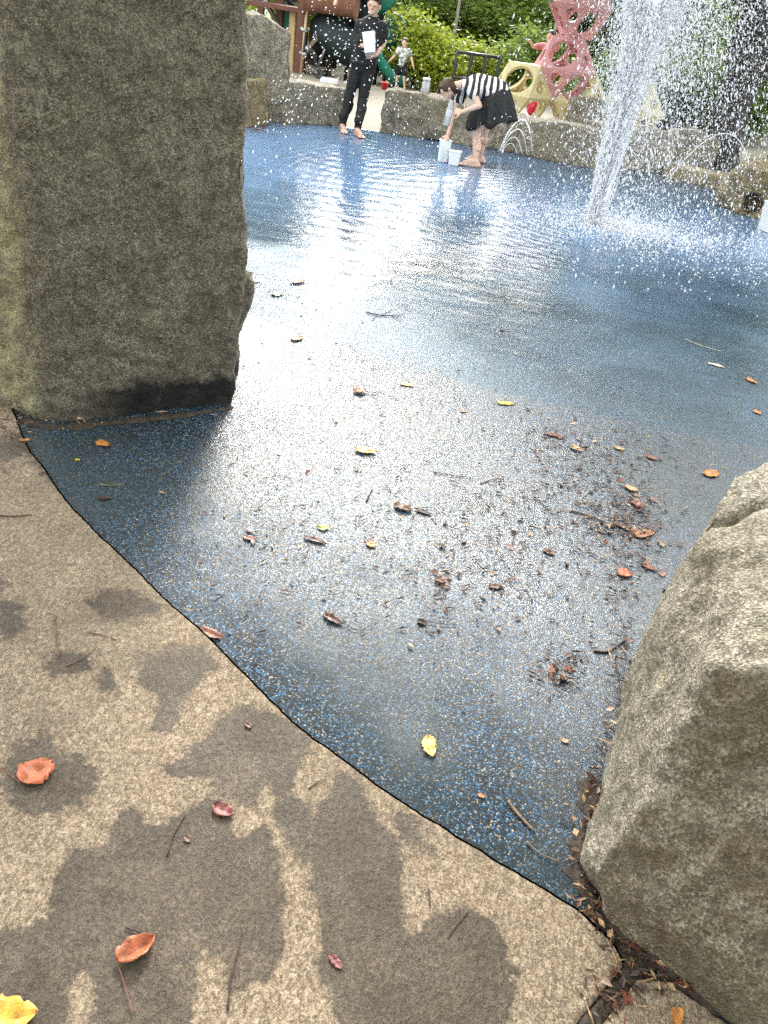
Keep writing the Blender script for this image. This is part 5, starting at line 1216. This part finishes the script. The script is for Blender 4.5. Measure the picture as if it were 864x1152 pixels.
leaf((284, 317), (296, 318), .5, TAN, 'tan leaf half hidden by the right edge of the standing stone', .3, .5)
leaf((413, 610), (425, 618), .7, ORG, 'small orange leaf with an upright dark stalk', .3, .4, [(420, 602)])
leaf((490, 650), (504, 660), .7, BRN, 'brown curled leaf with a stalk pointing towards the pool edge', .6, .8, [(501, 668), (500, 674)])
leaf((549, 659), (572, 664), .45, BRN, 'brown shrivelled leaf on the silvery rubber', .6, .9)
leaf((517, 463), (527, 464), .6, ORG, 'tiny orange leaf on the silver reflection', .2, .2)
leaf((450, 433), (471, 436), .35, GOLD, 'narrow pale golden leaf on the silver reflection', .2, .3)
leaf((560, 455), (582, 454), .4, YEL, 'pale yellow leaf in the wet blue part of the pool', .15, .2)
leaf((640, 503), (660, 509), .55, TAN, 'tan leaf on the dark wet patch', .4, .5)
leaf((690, 503), (706, 508), .5, TAN, 'small tan leaf right of the dark wet patch', .4, .5)
leaf((727, 512), (742, 521), .5, RBR, 'reddish curled leaf between dark patch and boulder', .5, .6)
leaf((612, 487), (640, 497), .30, RBR, 'long reddish strip of leaf on the wet pool floor', .4, .7)
leaf((795, 409), (820, 416), .28, (.62, .55, .42), 'pale tan strip of leaf in the wet blue part at the right', .2, .3)
leaf((838, 426), (855, 434), .55, ORG, 'orange brown leaf in the wet part at the right edge', .3, .3)
leaf((846, 462), (860, 468), .6, ORG, 'round orange leaf near the right edge above the boulder', .2, .2)
leaf((562, 372), (570, 374), .7, DKB, 'tiny black leaf in the wet blue part', .3, .4, [(580, 376)])
leaf((275, 603), (291, 611), .5, RBR, 'faint reddish leaf scrap on the grey rubber', .2, .3)
leaf((343, 604), (371, 616), .32, (.11, .055, .04), 'narrow brown curled leaf left of the orange leaf', .5, .9)
leaf((110, 562), (130, 562), .5, DKB, 'dark curled leaf on the blue rubber below the standing stone', .5, .8)
leaf((84, 518), (92, 518), .6, YEL, 'tiny yellow leaf by the concrete edge', .2, .2)
leaf((22, 500), (34, 498), .5, ORG, 'tiny orange leaf on the concrete under the corner of the standing stone', .2, .2, None, G_LC, CONC)
leaf((630, 832), (643, 836), .55, TAN, 'small tan scrap of leaf near the big boulder', .2, .3)
leaf((538, 893), (547, 899), .6, (.38, .16, .05), 'tiny orange scrap of leaf beside the thick twig', .2, .3)
leaf((612, 618), (626, 628), .6, BRN, 'small brown leaf left of the leaf drift', .5, .7)
leaf((690, 588), (712, 602), .35, BRN, 'narrow brown leaf at the left of the leaf drift', .4, .7)
leaf((716, 606), (740, 598), .4, (.36, .15, .05), 'orange brown leaf at the right end of the leaf drift', .4, .6)
leaf((720, 636), (745, 644), .4, RBR, 'brown wet leaf just above the boulder edge', .4, .6)
twig([(571, 902), (585, 920), (601, 936)], .0042, (.22, .14, .085), 'thick pale brown twig beside the big boulder')
twig([(592, 948), (608, 962), (630, 971)], .0022, (.20, .15, .11), 'thin pale twig under the thick brown twig')
twig([(668, 733), (684, 734), (704, 720)], .0036, DKB, 'bent black twig beside the big boulder')
twig([(412, 352), (430, 356), (455, 355)], .004, DKB, 'dark branching twig in the shallow water', .006, 'twigs lying on the ground', [[(428, 356), (440, 350)], [(424, 355), (418, 362)], [(440, 356), (450, 361)]])
twig([(112, 546), (125, 547), (136, 546)], .0016, (.30, .26, .08), 'straw coloured stalk with a yellow tip on the rubber')
twig([(412, 565), (416, 556), (419, 551)], .003, DKB, 'short thick dark twig on the silver reflection')
twig([(488, 532), (510, 536), (532, 538)], .002, DKB, 'thin dark stalk right of the shrivelled leaf clump')
twig([(640, 575), (665, 582), (690, 592), (735, 600)], .003, DKB, 'long dark twig running through the leaf drift')
twig([(600, 560), (615, 572), (625, 582)], .002, (.12, .08, .06), 'thin brown twig on the rippled wet rubber')
twig([(540, 545), (556, 540), (568, 541)], .002, DKB, 'small dark twig left of the leaf drift')
twig([(770, 382), (790, 390), (812, 396)], .003, (.5, .44, .36), 'pale thin twig in the wet part at the right')

# crumbs of leaf, bark and needles: far too many to count
def litter(name, label, spots, n, sz, cols, seed, z=.003):
    r = np.random.default_rng(seed); V = []; F = []; mi = []
    for i in range(n):
        x0, y0, sx_, sy_ = spots[r.integers(len(spots))]
        px, py = x0 + r.normal() * sx_, y0 + r.normal() * sy_
        c = P(px, py); a = r.random() * 6.283; L = sz * (.35 + r.random() ** 2 * 1.6); ndl = r.random() < .42; L *= 1.6 if ndl else 1; w = L * (.07 if ndl else .15 + .5 * r.random() ** 2)
        d = S((math.cos(a), math.sin(a), .25 * r.normal())); s_ = S((-d.y, d.x, .2 * r.normal())); h = .0012 + .002 * r.random()
        b = len(V); zz = S((0, 0, z + h + .002 * r.random()))
        V += [c - d * L * .5 + zz, c + s_ * w * .5 + zz + S((0, 0, h)), c + d * L * .5 + zz, c - s_ * w * .5 + zz, c + zz - S((0, 0, h))]
        F += [(b, b + 1, b + 4), (b + 1, b + 2, b + 4), (b + 2, b + 3, b + 4), (b + 3, b, b + 4), (b, b + 3, b + 2, b + 1)]; mi += [int(r.integers(len(cols)))] * 5
    me = pymesh(name, V, F); o = link(name, me, [leafmat(c) for c in cols]); me.polygons.foreach_set('material_index', mi)
    return tag(o, label, 'litter', None, 'stuff')
litter('leaf_litter', 'crumbs of leaves scattered on the pool floor', [(470, 610, 90, 60), (560, 570, 80, 60), (640, 560, 70, 40), (690, 590, 40, 25), (520, 660, 80, 40), (630, 755, 18, 16), (710, 520, 60, 22), (300, 610, 60, 60), (480, 470, 90, 40), (360, 380, 60, 40), (700, 660, 30, 30), (690, 590, 40, 22), (705, 575, 25, 25), (650, 520, 40, 20), (520, 640, 60, 50), (715, 600, 16, 22), (700, 560, 30, 18), (640, 500, 40, 14), (560, 640, 40, 30), (690, 590, 30, 14), (620, 545, 40, 25)], 3000, .017, [DKB, BRN, RBR, TAN, DKB, (.10, .05, .03)], 5)
litter('leaf_litter', 'torn wet leaf pieces lying in drifts between the pool middle and the big boulder', [(718, 596, 14, 6), (700, 590, 22, 8), (735, 640, 8, 5), (470, 573, 14, 4), (558, 660, 8, 5), (498, 655, 6, 6), (715, 560, 10, 8), (650, 504, 12, 4), (628, 490, 12, 4), (735, 517, 8, 4), (790, 530, 14, 4), (845, 428, 8, 4), (626, 752, 5, 10), (283, 607, 6, 5)], 100, .027, [BRN, BRN, DKB, (.20, .11, .065), RBR], 15)
litter('leaf_litter', 'needles and crumbs caught along the foot of the big boulder', [(700, 800, 8, 30), (685, 850, 8, 30), (664, 920, 8, 30), (655, 970, 9, 25), (668, 1020, 12, 18), (700, 1060, 14, 14), (735, 1082, 16, 10), (780, 1110, 16, 8), (700, 745, 10, 20), (690, 1120, 20, 14)], 620, .020, [DKB, RBR, TAN, BRN, (.22, .13, .08), DKB], 6, .010)
litter('leaf_litter', 'bits of leaf and small pebbles at the foot of the standing stone', [(40, 472, 22, 6), (20, 478, 18, 8), (110, 478, 40, 5), (200, 470, 40, 4), (15, 490, 12, 8)], 130, .018, [DKB, RBR, TAN, (.33, .24, .17), BRN], 7, .010)
litter('leaf_litter', 'wet leaf scraps under the far stones', [(300, 140, 12, 2), (330, 141, 20, 1.5), (560, 172, 20, 2), (290, 146, 6, 2)], 120, .05, [RBR, TAN, BRN], 8)
